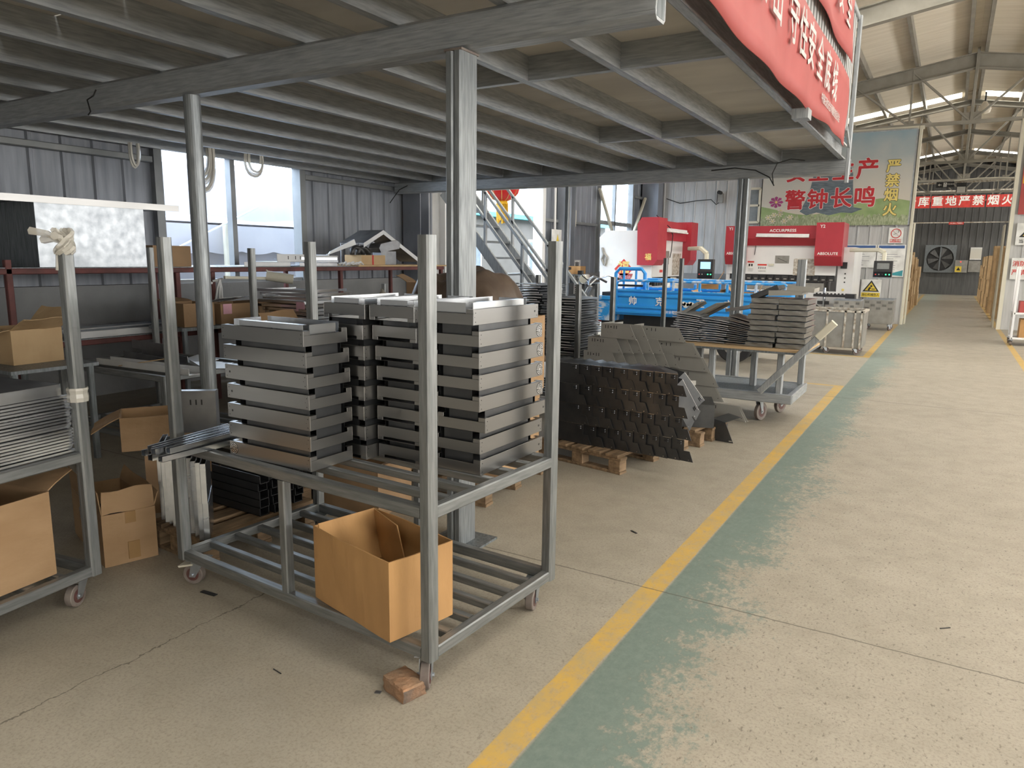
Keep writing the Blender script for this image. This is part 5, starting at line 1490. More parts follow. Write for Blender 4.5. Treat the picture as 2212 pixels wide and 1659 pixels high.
b.box(-2.05, -1.85, YF-.15, YF+.2, .4, .82); b.prism([(-2.85, YF, .6), (-2.5, YF, .35), (-2.5, YF, .42), (-2.82, YF, .64)], (0, .06, 0)); b.cyl((-2.52, YF-.02, .45), (-2.52, YF-.02, .95), .035, n=12, m='bright_steel'); b.box(-2.66, -2.4, YF-.05, YF, .56, .64)
pp('support_arm', b)
b = B('cable'); b.tube([(-2.2, YF-.02, .62), (-2.12, YF-.03, .6), (-2.14, YF-.03, .46), (-2.24, YF-.03, .42), (-2.28, YF-.03, .5)], .02, 8); pp('hose', b)
fluor(pb_, (-4.2, YF+.1, 2.18), (-2.98, YF+.1, 2.16))
text('Y1', .1, 'letter_white', pb_, (-4.8, YF-.002, 2.33), bold=.02, world=True)
text('Y2', .1, 'letter_white', pb_, (-2.68, YF-.002, 2.37), bold=.02, world=True)
text('ACCURPRESS', .095, 'letter_white', pb_, (-3.6, YF+.157, 2.285), bold=.015, sx=1.1, world=True)
text('ABSOLUTE', .085, 'letter_white', pb_, (-2.53, YF-.002, 1.74), bold=.02, sx=1.1, world=True)
text('ABSOLUTE', .085, 'letter_white', pb_, (-4.68, YF-.002, 1.73), bold=.02, sx=1.0, world=True)
yp = YF+.297
b = B('sign_white', 'letter_black'); b.box(-4.42, -4.26, yp, yp+.002, 1.28, 1.55); b.box(-4.42, -4.26, yp-.001, yp, 1.51, 1.55, 'sign_red')
for x in (-4.37, -4.31): b.box(x-.02, x+.02, yp-.001, yp, 1.42, 1.48, 'letter_black')
for q in range(3): b.box(-4.40, -4.28, yp-.001, yp, 1.3+.03*q, 1.308+.03*q, 'text_grey')
pp('warning_plate', b)
b = B('sign_white'); b.box(-4.17, -3.95, yp, yp+.002, 1.28, 1.48); b.box(-4.17, -3.95, yp-.001, yp, 1.44, 1.48, 'sign_red')
for q in range(4): b.box(-4.15+.05*q, -4.12+.05*q, yp-.001, yp, 1.36, 1.41, 'text_grey')
b.box(-4.15, -3.97, yp-.001, yp, 1.30, 1.31, 'text_grey'); pp('warning_plate', b)
b = B('worn_bin', 'black'); b.box(-3.76, -3.43, yp, yp+.002, 1.5, 1.69); b.bar((-3.7, yp-.001, 1.63), (-3.47, yp-.001, 1.53), .008, m='black'); pp('capacity_chart', b)
b = B('cream_paint'); b.box(-3.9, -3.78, yp-.03, yp, 1.44, 1.49); pp('lamp_switch', b)
b = B('worn_edge', 'text_grey'); b.box(-3.32, -2.82, yp, yp+.002, 1.22, 1.62)
for q in range(11): b.box(-3.3, -3.08-.02*(q % 3), yp-.001, yp, 1.25+.032*q, 1.258+.032*q); b.box(-3.05, -2.85-.03*(q % 2), yp-.001, yp, 1.25+.032*q, 1.258+.032*q, 'text_grey')
pp('work_table_sheet', b)
b = B('cable'); b.tube([(-4.25, yp-.02, 2.1), (-4.24, yp-.02, 1.9), (-4.26, yp-.02, 1.7)], .008, 6); pp('pull_cord', b)
def pendant(label, arm, c, yaw_, screen, parent_name='control_pendant', w_=.36, h=.44):
    t = thing(parent_name, label, 'control panel', c, yaw_)
    b = B('black'); b.box(-w_/2, w_/2, -.06, .06, -h/2, h/2); b.bevel(.008); obj('case', b, t)
    b = B(screen); b.box(-w_*.32, w_*.32, -.062, -.0605, .0, h*.36); obj('screen', b, t)
    b = B('black_gloss'); b.box(-w_*.46, w_*.46, -.064, -.0605, -h*.46, -.06)
    for i, m in enumerate(('sign_red', 'worn_bin', 'black', 'led_green', 'led_green')): b.cyl((-w_*.36+w_*.18*i, -.075, -.12), (-w_*.36+w_*.18*i, -.064, -.12), .015, n=10, m=m)
    obj('button_panel', b, t)
    b = B('cream_paint')
    pts = [V(q)-V(c) for q in arm]
    pts = [M.Rotation(-yaw_, 3, 'Z') @ q for q in pts]
    for a_, c_ in zip(pts, pts[1:]): b.bar(a_, c_, .09, c=.2)
    obj('support_arm', b, t)
    obj('tray', B('spangle').box(-w_/2, w_/2, -.1, .06, -h/2-.03, -h/2-.002), t)
    return t
pendant('grey screen control panel hanging on a white arm in front of the notice boards', ((-2.05, 18.7, 1.83), (-1.42, 18.35, 1.83), (-1.31, 18.3, 1.77), (-1.31, 18.3, 1.6)), (-1.31, 18.3, 1.41), 0, 'pane', w_=.38, h=.36)
pendant('lit blue control panel hanging on a bent arm beside the small press', ((-5.4, 17.2, 1.82), (-4.93, 16.55, 1.82), (-4.77, 16.5, 1.70), (-4.77, 16.5, 1.55)), (-4.77, 16.5, 1.36), 0, 'screen', w_=.36, h=.43)

p2 = thing('press_brake', 'smaller press brake seen from its white side, its red hood turned to the right', 'press', (-5.9, 16.2, 0))
def pq(n, b, **kw): return obj(n, b, p2, True, **kw)
Y0, Y1, XF = 15.0, 17.8, -5.40
b = B('red_paint')
for y0, y1 in ((Y0, Y0+.55), (Y1-.5, Y1)):
    b.prism([(XF-.45, y0, 1.43), (XF-.08, y0, 1.43), (XF, y0, 1.55), (XF, y0, 2.44), (XF-.38, y0, 2.44), (XF-.47, y0, 2.30)], (0, y1-y0, 0))
b.box(XF-.45, XF-.12, Y0+.55, Y1-.5, 1.98, 2.40)
pq('red_hood', b)
b = B('white_paint'); b.prism([(-6.72, Y0+.12, 0), (XF-.38, Y0+.12, 0), (XF-.38, Y0+.12, .72), (XF-.16, Y0+.12, 1.15), (XF-.16, Y0+.12, 1.9), (XF-.3, Y0+.12, 2.17), (-6.65, Y0+.12, 2.17), (-6.8, Y0+.12, 2.03)], (0, .06, 0)); pq('side_panel', b); pq('side_panel', B('white_paint').box(-6.72, XF-.4, Y1-.2, Y1-.14, 0, 2.1))
pq('ram', B('white_paint').box(XF-.36, XF-.2, Y0+.3, Y1-.3, 1.17, 1.98))
b = B('black'); b.box(XF-.36, XF-.22, Y0+.3, Y1-.3, 1.0, 1.17)
for i in range(13): b.box(XF-.22, XF-.16, Y0+.35+.16*i, Y0+.46+.16*i, .98, 1.14)
pq('tool_holder', b)
pq('bed', B('worn_bin').box(XF-.4, XF-.15, Y0+.3, Y1-.3, 0, .8))
fluor(p2, (XF-.06, Y0+.75, 2.2), (XF-.06, Y1-.75, 2.2))
b = B('cable'); b.tube([(XF-.2, Y0+.4, 2.5), (XF-.05, Y0+.9, 2.25), (XF-.05, Y0+1.1, 2.1), (XF-.05, Y0+1.05, 1.75), (XF-.06, Y0+1.0, 1.6)], .01, 6); pq('lamp_cable', b)
b = B('worn_bin'); b.box(XF-.199, XF-.197, Y0+1.1, Y0+1.35, 1.45, 1.75); b.box(XF-.199, XF-.197, Y0+.75, Y0+.95, 1.27, 1.33, 'sign_red'); b.box(XF-.199, XF-.197, Y0+1.6, Y0+2.2, 1.2, 1.7, 'worn_edge'); pq('warning_plate', b)
b = B('sign_red', 'letter_yellow'); 
b.prism([(XF-.2, Y0-.003, 1.50), (XF-.1, Y0-.003, 1.60), (XF-.2, Y0-.003, 1.70), (XF-.3, Y0-.003, 1.60)], (0, .002, 0)); pq('luck_sticker', b)
text('福', .15, 'letter_yellow', p2, (XF-.2, Y0-.005, 1.60), bold=.02, world=True)
b = B('sign_red'); 
yy = Y0+.115
b.prism([(-6.2, yy, 1.12), (-5.98, yy, 1.34), (-6.2, yy, 1.56), (-6.42, yy, 1.34)], (0, .003, 0)); b.prism([(-6.35, yy, 1.07), (-6.05, yy, 1.07), (-5.98, yy, 1.24), (-6.28, yy, 1.24)], (0, .003, 0), 'banner_red'); pq('luck_sticker', b)
text('福', .28, 'letter_yellow', p2, (-6.2, yy-.003, 1.36), bold=.02, world=True)
text('百福纳', .1, 'pink_note', p2, (-6.17, yy-.004, 1.15), bold=.005, world=True)
pq('data_plate', B('sign_white').box(-6.62, -6.48, yy, yy+.003, 1.4, 1.55))
b = B('worn_bin')
b.tube([(-6.72, yy-.02, 1.8), (-6.68, yy-.03, 1.65), (-6.72, yy-.03, 1.55), (-6.66, yy-.03, 1.42)], .025, 6); b.tube([(-6.7, yy-.02, 1.72), (-6.6, yy-.03, 1.6), (-6.64, yy-.03, 1.4)], .02, 6)
single('hanging_gloves', b, 'pair of grey gloves hung on the side of the smaller press', 'gloves')
# odds behind the tricycle
b = B('plastic_film'); b.lathe([(.0, .0), (.16, .02), (.19, .12), (.12, .22), (.05, .3), (.06, .34)], 0, 0, 14)
single('plastic_bag', b, 'tied clear plastic bag on the table behind the tricycle', 'bag', loc=(-4.75, 14.2, .871), smooth=True)
carton('open tan carton lying on its side below the lit control panel', .38, .3, .3, (-4.05, 14.2, .872), R(15), flaps=(('f', .2, 110), ('r', .2, 30)), creases=False)
t = thing('work_table', 'grey steel table behind the tricycle carrying the bag and carton', 'table', (-4.3, 14.3, 0))
obj('table_top', B('worn_bin').box(-5.1, -3.4, 13.9, 14.7, .83, .87), t, True)
for x in (-5.05, -3.45):
    for y in (13.95, 14.65): obj('leg', B('worn_bin').box(x-.03, x+.03, y-.03, y+.03, 0, .83), t, True)

# ================================================================== POSTER AND SIGNS ON THE CROSS WALL
po = thing('safety_poster', 'big printed poster with a bell, meadow and red and yellow safety slogans', 'poster', (-2.84, YW-.09, 2.49))
PX0, PX1, PZ0, PZ1 = -4.62, -1.05, 2.49, 4.77
m_, nt_, b_ = nodes('poster_sky')
tc_ = nt_.nodes.new('ShaderNodeTexCoord'); sp_ = nt_.nodes.new('ShaderNodeSeparateXYZ'); nt_.links.new(tc_.outputs['Object'], sp_.inputs[0])
nz_ = nt_.nodes.new('ShaderNodeTexNoise'); nz_.inputs['Scale'].default_value = 1.6; nz_.inputs['Detail'].default_value = 6; nt_.links.new(tc_.outputs['Object'], nz_.inputs['Vector'])
ma_ = nt_.nodes.new('ShaderNodeMath'); ma_.operation = 'MULTIPLY_ADD'; ma_.inputs[1].default_value = 1.1; nt_.links.new(nz_.outputs['Fac'], ma_.inputs[0]); nt_.links.new(sp_.outputs[2], ma_.inputs[2])
cr_ = nt_.nodes.new('ShaderNodeValToRGB'); nt_.links.new(ma_.outputs[0], cr_.inputs[0])
mr_ = nt_.nodes.new('ShaderNodeMapRange'); mr_.inputs['From Min'].default_value = .5; mr_.inputs['From Max'].default_value = 2.9; nt_.links.new(ma_.outputs[0], mr_.inputs[0]); nt_.links.new(mr_.outputs[0], cr_.inputs[0])
e_ = cr_.color_ramp.elements; e_[0].color = (.62, .55, .45, 1); e_[1].color = (.27, .38, .45, 1); q_ = e_.new(.62); q_.color = (.52, .53, .5, 1)
nt_.links.new(cr_.outputs[0], b_.inputs['Base Color']); b_.inputs['Roughness'].default_value = .55
MT['poster_sky'] = m_
yb = YW-.1
obj('backing', B('poster_sky').box(PX0, PX1, yb, yb+.008, PZ0, PZ1), po, True)
def flat(name, pts, m, dy, par=po):
    b = B(m); b.prism([(x, yb-dy, z) for x, z in pts], (0, .001, 0)); return obj(name, b, par, True)
hill = [(PX0, PZ0)] + [(PX1, PZ0)] + [(PX1-(PX1-PX0)*i/16, PZ0+.52+.16*math.sin(i*.42+.4)-.12*(i/16)) for i in range(17)]
flat('meadow', hill, 'poster_hill', .002)
rg = random.Random(3)
gr = [(PX0, PZ0), (PX1, PZ0)] + [(PX1-(PX1-PX0)*i/90, PZ0+.17+rg.uniform(0, .14)) for i in range(91)]
flat('grass', gr, 'poster_grass', .004)
bell = [(-3.62, 2.86), (-3.45, 2.76), (-3.2, 2.83), (-2.9, 2.75), (-2.6, 2.82), (-2.35, 2.8), (-2.1, 2.9), (-2.32, 2.95), (-2.36, 3.3), (-2.4, 3.8), (-2.48, 4.0), (-2.62, 4.12), (-2.78, 4.16), (-2.75, 4.25), (-2.85, 4.32), (-2.98, 4.24), (-2.95, 4.15), (-3.12, 4.1), (-3.28, 3.98), (-3.34, 3.8), (-3.42, 3.3)]
flat('bell_picture', bell, 'poster_bell', .003)
bl = B('poster_hill')
for z in (3.95, 3.6, 3.32, 3.0): bl.box(-3.36, -2.4, yb-.005, yb-.004, z-.008, z+.008, 'text_grey')
obj('bell_band', bl, po, True)
b = B('poster_flower', 'letter_yellow', 'poster_petal')
def flower(cx, cz, r0, m, n=8):
    for i in range(n):
        a = 2*PI*i/n
        b.poly([(cx, yb-.006, cz), (cx+r0*.8*math.cos(a-.3), yb-.006, cz+r0*.7*math.sin(a-.3)), (cx+r0*math.cos(a), yb-.006, cz+r0*.8*math.sin(a)), (cx+r0*.8*math.cos(a+.3), yb-.006, cz+r0*.7*math.sin(a+.3))], [(0, 1, 2, 3)], m)
    b.cyl((cx, yb-.0075, cz), (cx, yb-.0062, cz), r0*.18, n=8, m='letter_yellow')
flower(-4.24, 3.12, .19, 'poster_flower'); obj('large_flower', b, po, True)
b = B('poster_petal', 'letter_yellow')
for x, z in ((-4.42, 2.72), (-4.27, 2.78), (-4.1, 2.9), (-4.0, 2.62), (-3.85, 2.72), (-4.3, 2.62), (-4.12, 2.8)): flower(x, z, .09, 'poster_petal', 6)
obj('small_flowers', b, po, True)
for ch, x, z in (('安', -3.78, 3.84), ('全', -3.22, 3.84), ('生', -2.63, 3.84), ('产', -2.07, 3.86), ('警', -3.76, 3.13), ('钟', -3.2, 3.14), ('长', -2.63, 3.15), ('鸣', -2.08, 3.16)):
    text(ch, .53, 'letter_white', po, (x, yb-.008, z), bold=.05, ext=.0006, world=True)
    text(ch, .53, 'letter_red', po, (x, yb-.0105, z), bold=.028, ext=.0008, world=True)
for ch, z in zip('严禁烟火', (3.91, 3.56, 3.21, 2.85)):
    text(ch, .33, 'letter_black', po, (-1.48, yb-.008, z), bold=.055, ext=.0006, world=True)
    text(ch, .33, 'letter_yellow', po, (-1.48, yb-.0105, z), bold=.028, ext=.0008, world=True)
b = B('spangle')
b.box(PX0-.02, PX1+.02, yb-.004, yb+.012, PZ1, PZ1+.03); b.box(PX1, PX1+.03, yb-.004, yb+.012, PZ0, PZ1)
obj('frame', b, po, True)

def sign(name, label, x0, x1, z0, z1, m='sign_white', y=YW-.075, cat='sign', group=None):
    t = thing(name, label, cat, ((x0+x1)/2, y, z0), 0, group)
    obj('board', B(m).box(x0, x1, y, y+.01, z0, z1), t, True)
    return t
y_ = YW-.0765
t = sign('no_smoking_sign', 'square white no-smoking sign with a red ring right of the poster', -1.45, -1.12, 2.04, 2.42)
b = B('sign_red')
n = 28
for i in range(n):
    a0, a1 = 2*PI*i/n, 2*PI*(i+1)/n
    b.poly([(-1.285+.12*math.cos(a0), y_, 2.28+.12*math.sin(a0)), (-1.285+.12*math.cos(a1), y_, 2.28+.12*math.sin(a1)), (-1.285+.1*math.cos(a1), y_, 2.28+.1*math.sin(a1)), (-1.285+.1*math.cos(a0), y_, 2.28+.1*math.sin(a0))], [(0, 1, 2, 3)])
b.bar((-1.36, y_-.001, 2.35), (-1.21, y_-.001, 2.21), .02, .002)
b.box(-1.41, -1.16, y_, y_+.001, 2.06, 2.14); obj('red_ring', b, t, True)
b = B('letter_black'); b.bar((-1.35, y_-.0005, 2.25), (-1.25, y_-.0005, 2.29), .025, .002); b.tube([(-1.24, y_, 2.3), (-1.22, y_, 2.33), (-1.24, y_, 2.36)], .006, 5); obj('cigarette', b, t, True)
text('禁止吸烟', .062, 'letter_white', t, (-1.285, y_-.001, 2.10), bold=.01, world=True)
for x0, x1, z0, z1, lab in ((-2.48, -1.69, 1.42, 2.0, 'left of two white notice boards with blue headers beside the press'), (-1.67, -1.03, 1.2, 2.0, 'right of two white notice boards, the one behind the grey control panel')):
    t = sign('notice_board', lab, x0, x1, z0, z1, cat='notice board', group='notice boards')
    obj('header', B('sign_blue').box(x0+.03, x1-.03, y_, y_+.001, z1-.09, z1-.02), t, True)
    b = B('text_grey')
    rg = random.Random(int(-x0*10))
    for q in range(int((z1-z0-.2)/.055)): b.box(x0+.08, x1-.1-rg.uniform(0, .25), y_, y_+.001, z0+.06+.055*q, z0+.07+.055*q)
    obj('print_lines', b, t, True)
    if z0 < 1.3: b = B('sign_teal'); b.prism([(x0+.25, y_-.001, z0+.05), (x1-.02, y_-.001, z0+.02), (x1-.02, y_-.001, z0+.17)], (0, .001, 0)); obj('teal_wave', b, t, True)
t = sign('machine_hazard_sign', 'yellow triangle machinery warning sign low on the cross wall above the perforated bins', -1.97, -1.5, .66, 1.12)
b = B('letter_black', 'sign_yellow'); b.prism([(-1.93, y_, .81), (-1.54, y_, .81), (-1.735, y_, 1.1)], (0, .001, 0)); b.prism([(-1.875, y_-.001, .838), (-1.595, y_-.001, .838), (-1.735, y_-.001, 1.045)], (0, .001, 0), 'sign_yellow')
for x, z in ((-1.76, .90), (-1.73, .95), (-1.78, .865)): b.cyl((x, y_-.003, z), (x, y_-.001, z), .026, n=12, m='letter_black')
b.box(-1.72, -1.64, y_-.003, y_-.001, .865, .885, 'letter_black')
obj('hazard_triangle', b, t, True)
obj('yellow_band', B('sign_yellow').box(-1.95, -1.52, y_, y_+.001, .67, .785), t, True)
text('当心机械伤人', .068, 'letter_black', t, (-1.735, y_-.001, .727), bold=.012, world=True)
# camera and wire
t = thing('wall_camera', 'small dark wall camera above the left red hood', 'camera', (-5.75, 20.8, 3.3))
b = B('black'); b.cyl((-5.75, 20.7, 3.42), (-5.75, 20.9, 3.42), .05, n=12); obj('lens_body', b, t, True)
obj('bracket', B('worn_bin').box(-5.82, -5.68, 20.88, 20.974, 3.15, 3.4), t, True)
b = B('cable'); b.tube([(-7.3, 20.85, 3.3), (-6.9, 20.86, 3.16), (-6.4, 20.86, 3.22), (-6.0, 20.86, 3.24), (-5.85, 20.86, 3.1), (-5.78, 20.87, 3.15)], .012, 6)
obj('cable', b, t, True)

# ================================================================== BINS AND SIDE TROLLEY
t = thing('metal_bin', 'worn grey sheet-metal bin on castors behind the platform cart', 'bin', (-1.65, 13.7, 0))
b = B('worn_bin', 'worn_edge')
x0, x1, y0, y1 = -2.05, -1.18, 13.35, 14.1
for q in (y0, y1): b.box(x0, x1, q-.01, q+.01, .13, .74)
for q in (x0, x1): b.box(q-.01, q+.01, y0, y1, .13, .74)
b.box(x0, x1, y0, y1, .12, .14)
obj('body', b, t, True)
for x in (x0+.02, x0+.32, x0+.6, x1-.12, x1-.02): obj('rib', B('worn_edge').box(x-.014, x+.014, y0-.025, y0-.01, .12, .75), t, True)
b = B('worn_edge')
for q in (y0, y1): b.box(x0-.02, x1+.02, q-.025, q+.015, .72, .755)
for q in (x0, x1): b.box(q-.025, q+.025, y0, y1, .72, .755)
obj('rim', b, t, True)
for x, y in ((-1.75, 13.45), (-1.28, 13.45), (-1.28, 14.0), (-1.95, 14.0)): caster(t, x+1.65, y-13.7, .12, rw=.05, swivel=R(30))
def perf(label, x0, x1, y0, y1):
    t = thing('perforated_bin', label, 'bin', ((x0+x1)/2, y0, 0), 0, 'perforated bins')
    b = B('worn_bin'); 
    for q in (y0, y1): b.box(x0, x1, q-.008, q+.008, .16, .72)
    for q in (x0, x1): b.box(q-.008, q+.008, y0, y1, .16, .72)
    b.box(x0, x1, y0, y1, .15, .17); obj('body', b, t, True)
    b = B('black')
    n = 5; w_ = (x1-x0)/n
    for i in range(n):
        for j in range(3):
            if (i+j) % 2 == 0:
                for q in range(6): b.box(x0+w_*i+.015+q*(w_-.03)/6, x0+w_*i+.022+q*(w_-.03)/6, y0-.0095, y0-.008, .62-.07*j, .67-.07*j)
    obj('perforation', b, t, True)
    b = B('spangle')
    for q in (y0, y1): b.box(x0-.01, x1+.01, q-.012, q+.012, .70, .725)
    for q in (x0, x1): b.box(q-.012, q+.012, y0, y1, .70, .725)
    obj('rim', b, t, True)
    obj('contents', B('dark_sheet').box(x0+.05, x1-.05, y0+.05, y1-.05, .6, .68), t, True)
    for x in (x0+.06, x1-.06):
        for y in (y0+.06, y1-.06): caster(t, x-(x0+x1)/2, y-y0, .15, rw=.05, swivel=R(50))
perf('right perforated bin below the hazard sign', -1.66, -1.06, 18.75, 19.4)
perf('left perforated bin, between the press and the other perforated bin', -2.2, -1.66, 17.85, 18.35)
t = thing('white_trolley', 'white tube trolley with red bins at the right edge of the picture', 'trolley', (1.5, 17.2, 0))
for x in (1.12, 1.9):
    for y in (16.95, 17.5): obj('post', B('white_paint').bar((x, y, .1), (x, y, 1.5 if x < 1.5 else .9), .04), t, True)
for z in (.14, .62):
    for y in (16.95, 17.5): obj('rail', B('white_paint').bar((1.12, y, z), (1.9, y, z), .04), t, True)
    for x in (1.12, 1.9): obj('rail', B('white_paint').bar((x, 16.95, z), (x, 17.5, z), .04), t, True)
    obj('shelf', B('worn_bin').box(1.14, 1.88, 16.97, 17.48, z-.005, z+.005), t, True)
for x in (1.12, 1.9):
    for y in (16.95, 17.5): caster(t, x-1.5, y-17.2, .12, rw=.05, swivel=R(80))
carton('tan carton on the bottom shelf of the white trolley', .55, .4, .36, (1.52, 17.22, .147), 0, creases=False)
b = B('banner_red'); b.box(1.2, 1.8, 17.0, 17.4, .627, .85)
single('red_bin', b, 'dark red bin on the upper shelf of the white trolley', 'bin')
b = B('sign_white', 'letter_yellow'); b.box(1.3, 1.42, 17.05, 17.2, .851, .95); b.box(1.28, 1.5, 17.05, 17.25, .95, 1.0, 'letter_yellow')
single('small_pack', b, 'small white and yellow pack on the red bin', 'pack')
b = B('cardboard'); b.prism([(1.25, 16.2, 0), (2.2, 16.2, 0), (2.2, 16.3, .05), (1.35, 16.5, .05)], (0, 0, .01))
single('flat_cardboard', b, 'sheet of cardboard on the floor at the right edge', 'cardboard', loc=(.15, 0, 0))
t = sign('warning_board', 'white board with yellow triangle on the right-hand partition', 1.22, 1.75, 2.0, 2.5)
b = B('letter_black', 'sign_yellow'); b.prism([(1.28, y_, 2.18), (1.7, y_, 2.18), (1.49, y_, 2.46)], (0, .001, 0)); b.prism([(1.35, y_-.001, 2.21), (1.63, y_-.001, 2.21), (1.49, y_-.001, 2.4)], (0, .001, 0), 'sign_yellow'); obj('hazard_triangle', b, t, True)
text('当心触电', .1, 'letter_black', t, (1.48, y_-.002, 2.08), bold=.01, world=True)
t = sign('fire_route_notice', 'white notice with red characters on the right-hand partition', 1.2, 1.8, 1.2, 1.7)
text('消防通道', .14, 'sign_red', t, (1.5, y_-.002, 1.56), bold=.015, world=True); text('严禁堵塞', .14, 'sign_red', t, (1.5, y_-.002, 1.36), bold=.015, world=True)
t = sign('red_poster', 'red and orange poster high on the right-hand partition', 1.2, 2.4, 2.7, 4.3, m='banner_red')
obj('orange_panel', B('tassel').box(1.22, 2.38, y_, y_+.001, 3.4, 3.9), t, True)

# ================================================================== STORE BEYOND THE PARTITION
cb = None
rnd = random.Random(77)
def box_stack(x, y, n, w_, d_, hs, where):
    global cb
    z = 0.0
    for i in range(n):
        if cb is None:
            b = B('cardboard_pale', 'tape'); b.box(-.5, .5, -.5, .5, 0, 1); b.box(-.5, .5, -.02, .02, 1, 1.003, 'tape'); b.box(-.03, .03, -.504, -.5, .8, 1, 'tape')
            cb = single('packed_carton', b, '', 'carton'); o = cb
        else: o = dup(cb)
        h = hs[i % len(hs)]
        o.location = (x+rnd.uniform(-.02, .02), y+rnd.uniform(-.02, .02), z); o.scale = (w_, d_, h-.004); o.rotation_euler = (0, 0, R(rnd.uniform(-1.5, 1.5)))
        o['label'] = '%s carton up in the %s' % (ORD[i], where); o['group'] = 'cartons stacked in the store'
        z += h
L_ = ((-1.30, 24.9, 4, .5, .5, (.36,)), (-1.32, 25.9, 5, .55, .5, (.38, .36, .36, .4, .3)), (-1.38, 27.0, 5, .6, .5, (.4, .4, .36, .34, .4)), (-1.3, 28.2, 4, .5, .5, (.45, .5, .4, .4)), (-1.32, 29.6, 4, .55, .6, (.45, .45, .4, .4)), (-1.25, 31.2, 3, .5, .6, (.5, .5, .42)), (-1.3, 33, 3, .5, .7, (.5, .5, .42)))
for i, a in enumerate(L_): box_stack(*a, '%s stack along the left of the store aisle' % ORD[i])
R_ = ((1.45, 24.1, 2, .35, .35, (.5, .4)), (1.36, 25.2, 4, .5, .6, (.42, .42, .4, .4)), (1.45, 26.5, 5, .6, .5, (.4, .4, .42, .4, .4)), (1.36, 27.9, 5, .5, .6, (.42, .42, .4, .42, .42)), (1.4, 29.6, 5, .5, .7, (.45, .45, .45, .4, .4)), (1.36, 31.6, 4, .5, .7, (.5, .5, .5, .35)), (1.3, 33.8, 4, .4, .8, (.5, .5, .45, .4)), (1.34, 36.2, 4, .5, .8, (.5, .45, .45, .45)), (1.36, 38.6, 3, .5, .8, (.5, .5, .5)))
for i, a in enumerate(R_): box_stack(*a, '%s stack along the right of the store aisle' % ORD[i])
ye = 41.5
b = B('worn_edge'); b.bar((-8, ye, 4.98), (9, ye, 4.98), .07)
struct('trim_8', b)
for i, ch in enumerate('仓库重地严禁烟火'):
    x = -2.04+.555*i+(.03 if i > 1 else 0)+(.05 if i > 5 else 0)
    t = thing('red_board', '%s of the eight red boards with white characters hung across the store' % (ORD[i] if i else 'first'), 'sign', (x, ye, 4.25), 0, 'red character boards')
    obj('board', B('sign_red').box(x-.27, x+.27, ye-.01, ye+.01, 4.2+.012*i*.0, 4.76), t, True)
    text(ch, .47, 'letter_white', t, (x, ye-.012, 4.48), bold=.025, world=True)
    obj('hanger', B('cable').box(x-.004, x+.004, ye-.004, ye+.004, 4.76, 4.95), t, True)
ye = 42.9
t = thing('exhaust_fan', 'large square exhaust fan with dark round opening in the end wall', 'fan', (-.55, 42.8, 1.15))
b = B('galv_dark'); n = 32
for i in range(n):
    a0, a1 = 2*PI*i/n, 2*PI*(i+1)/n
    def sq(a): 
        c_, s_ = math.cos(a), math.sin(a); k_ = .68/max(abs(c_), abs(s_)); return (-.55+k_*c_, ye-.12, 1.78+k_*s_)
    b.poly([sq(a0), sq(a1), (-.55+.6*math.cos(a1), ye-.12, 1.78+.6*math.sin(a1)), (-.55+.6*math.cos(a0), ye-.12, 1.78+.6*math.sin(a0))], [(0, 1, 2, 3)])
    b.poly([(-.55+.6*math.cos(a1), ye-.12, 1.78+.6*math.sin(a1)), (-.55+.6*math.cos(a0), ye-.12, 1.78+.6*math.sin(a0)), (-.55+.6*math.cos(a0), ye, 1.78+.6*math.sin(a0)), (-.55+.6*math.cos(a1), ye, 1.78+.6*math.sin(a1))], [(0, 1, 2, 3)])
obj('shroud', b, t, True)
b = B('panel_end')
for q in range(6):
    a = q*PI/3
    b.hexa([(-.55+.08*math.cos(a), ye-.05, 1.78+.08*math.sin(a)), (-.55+.55*math.cos(a), ye-.03, 1.78+.55*math.sin(a)), (-.55+.55*math.cos(a+.5), ye-.08, 1.78+.55*math.sin(a+.5)), (-.55+.08*math.cos(a+.6), ye-.08, 1.78+.08*math.sin(a+.6)), (-.55+.08*math.cos(a), ye-.045, 1.78+.08*math.sin(a)), (-.55+.55*math.cos(a), ye-.025, 1.78+.55*math.sin(a)), (-.55+.55*math.cos(a+.5), ye-.075, 1.78+.55*math.sin(a+.5)), (-.55+.08*math.cos(a+.6), ye-.075, 1.78+.08*math.sin(a+.6))])
obj('blades', b, t, True)
obj('backing', B('black').box(-1.2, .1, ye-.008, ye-.002, 1.15, 2.4), t, True)
b = B('galv_dark'); b.box(-.58, -.52, ye-.11, ye-.09, 1.2, 2.36); obj('support_bar', b, t, True)
t = thing('control_cabinet', 'grey wall cabinet with a red lamp and yellow triangle beside the fan', 'cabinet', (.4, 42.8, 1.15))
obj('case', B('worn_bin').box(.13, .66, ye-.25, ye-.02, 1.12, 1.72), t, True)
obj('lamp', B('led_red').cyl((.36, ye-.27, 1.64), (.36, ye-.25, 1.64), .03, n=10), t, True)
b = B('sign_yellow', 'letter_black'); b.box(.15, .42, ye-.252, ye-.25, 1.14, 1.42); b.prism([(.2, ye-.254, 1.22), (.38, ye-.254, 1.22), (.29, ye-.254, 1.38)], (0, .001, 0), 'letter_black'); obj('warning_label', b, t, True)
t = thing('wall_poster', 'pale blue and white poster on the end wall right of the cabinet', 'poster', (.9, 42.85, 1.2))
obj('sheet', B('sign_white').box(.72, 1.2, ye-.03, ye-.02, 1.75, 2.35), t, True)
obj('blue_top', B('poster_sky').box(.72, 1.2, ye-.033, ye-.03, 1.8, 2.3), t, True)
b = B('worn_bin'); b.box(.7, 1.2, ye-.06, ye-.02, 1.15, 1.7)
single('grey_plate', b, 'plain grey plate on the end wall below the pale poster', 'plate')
b = B('worn_edge'); b.bar((-.98, 21.3, 2.55), (1.1, 21.3, 2.55), .025)
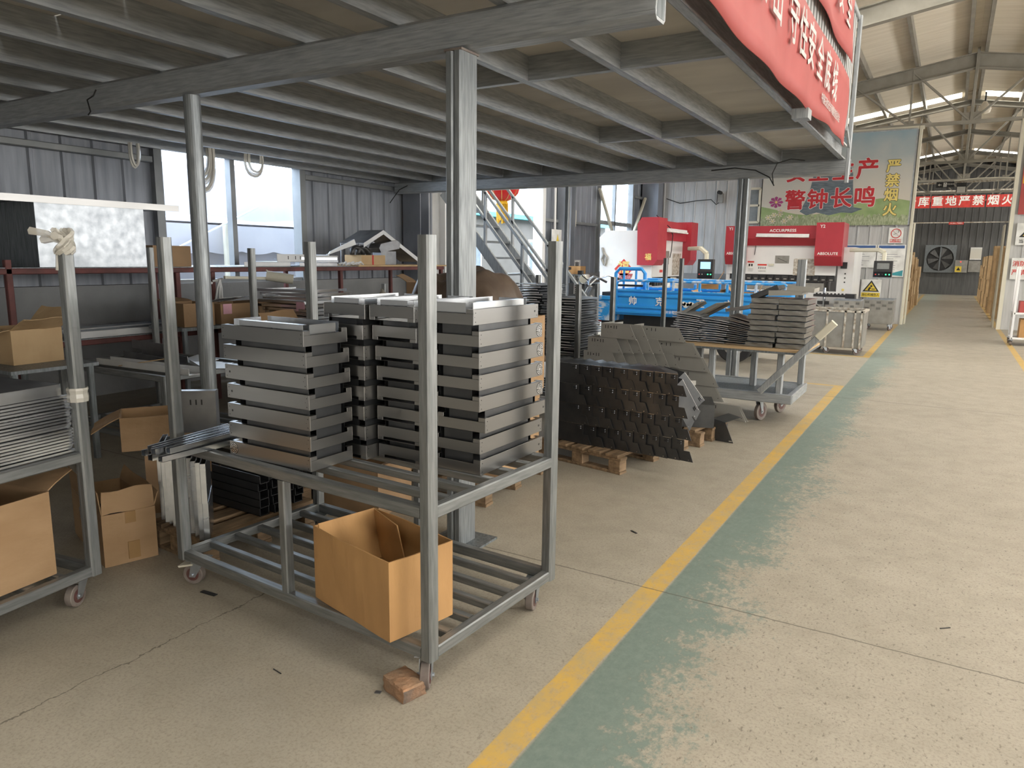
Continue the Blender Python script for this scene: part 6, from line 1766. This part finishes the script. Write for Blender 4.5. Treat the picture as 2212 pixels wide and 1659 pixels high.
t = single('tie_rail', b, 'thin pale rail spanning the store opening at head height', 'rail')
t = thing('red_tag', 'small red and white tag hanging on the pale rail across the opening', 'tag', (.05, 21.25, 2.5))
obj('tag_board', B('sign_red').box(-.17, .15, 21.27, 21.28, 2.50, 2.56), t, True)
text('当心碰头 严禁攀爬', .032, 'letter_white', t, (-.01, 21.268, 2.53), bold=.004, world=True)
yx = 26.6
b = B('worn_edge'); b.bar((-1.5, yx, 3.98), (3, yx, 4.05), .05); single('lamp_rail', b, 'pale rail across the store that carries the exit sign and floodlight', 'rail')
b = B('cream_paint'); b.tube([(-.2, yx-.03, 4.04), (.4, yx-.03, 4.1), (1, yx-.03, 4.1), (1.4, yx-.03, 4.06)], .012, 6); single('pale_cable', b, 'loose pale cable lying along the lamp rail', 'cable')
t = thing('exit_sign', 'dark green emergency exit sign with arrow under the lamp rail', 'sign', (-.42, yx, 3.85))
obj('board', B('black').box(-.66, -.19, yx-.06, yx-.03, 3.85, 4.02), t, True)
b = B('letter_white'); b.prism([(-.62, yx-.062, 3.935), (-.57, yx-.062, 3.975), (-.57, yx-.062, 3.945), (-.52, yx-.062, 3.945), (-.52, yx-.062, 3.925), (-.57, yx-.062, 3.925), (-.57, yx-.062, 3.895)], (0, .001, 0)); b.box(-.47, -.38, yx-.062, yx-.061, 3.87, 4.0); obj('arrow', b, t, True)
b = B('black'); b.cyl((-.42, yx-.064, 3.975), (-.42, yx-.062, 3.975), .014, n=8); b.bar((-.42, yx-.063, 3.96), (-.435, yx-.063, 3.92), .02, .002); b.bar((-.435, yx-.063, 3.92), (-.45, yx-.063, 3.885), .012, .002); b.bar((-.43, yx-.063, 3.92), (-.4, yx-.063, 3.89), .012, .002); obj('running_figure', b, t, True)
text('安全出口', .045, 'letter_white', t, (-.28, yx-.062, 3.95), bold=.004, world=True)
t = thing('floodlight', 'square grey floodlight hanging beside the exit sign', 'lamp', (0, yx, 3.7))
obj('case', B('black').box(-.12, .14, yx-.08, yx-.02, 3.70, 3.98), t, True)
obj('diffuser', B('sign_white').box(-.1, .12, yx-.085, yx-.08, 3.69, 3.86), t, True)
b = B('foil'); b.lathe([(.0, 0), (.13, .04), (.15, .14), (.08, .25), (.04, .32)], 0, 0, 14); b.cyl((0, 0, .3), (0, 0, .55), .02, n=8, m='cable')
single('bay_lamp', b, 'round pale bay lamp hanging from the ridge of the store', 'lamp', loc=(.32, 23.0, 5.35), smooth=True)
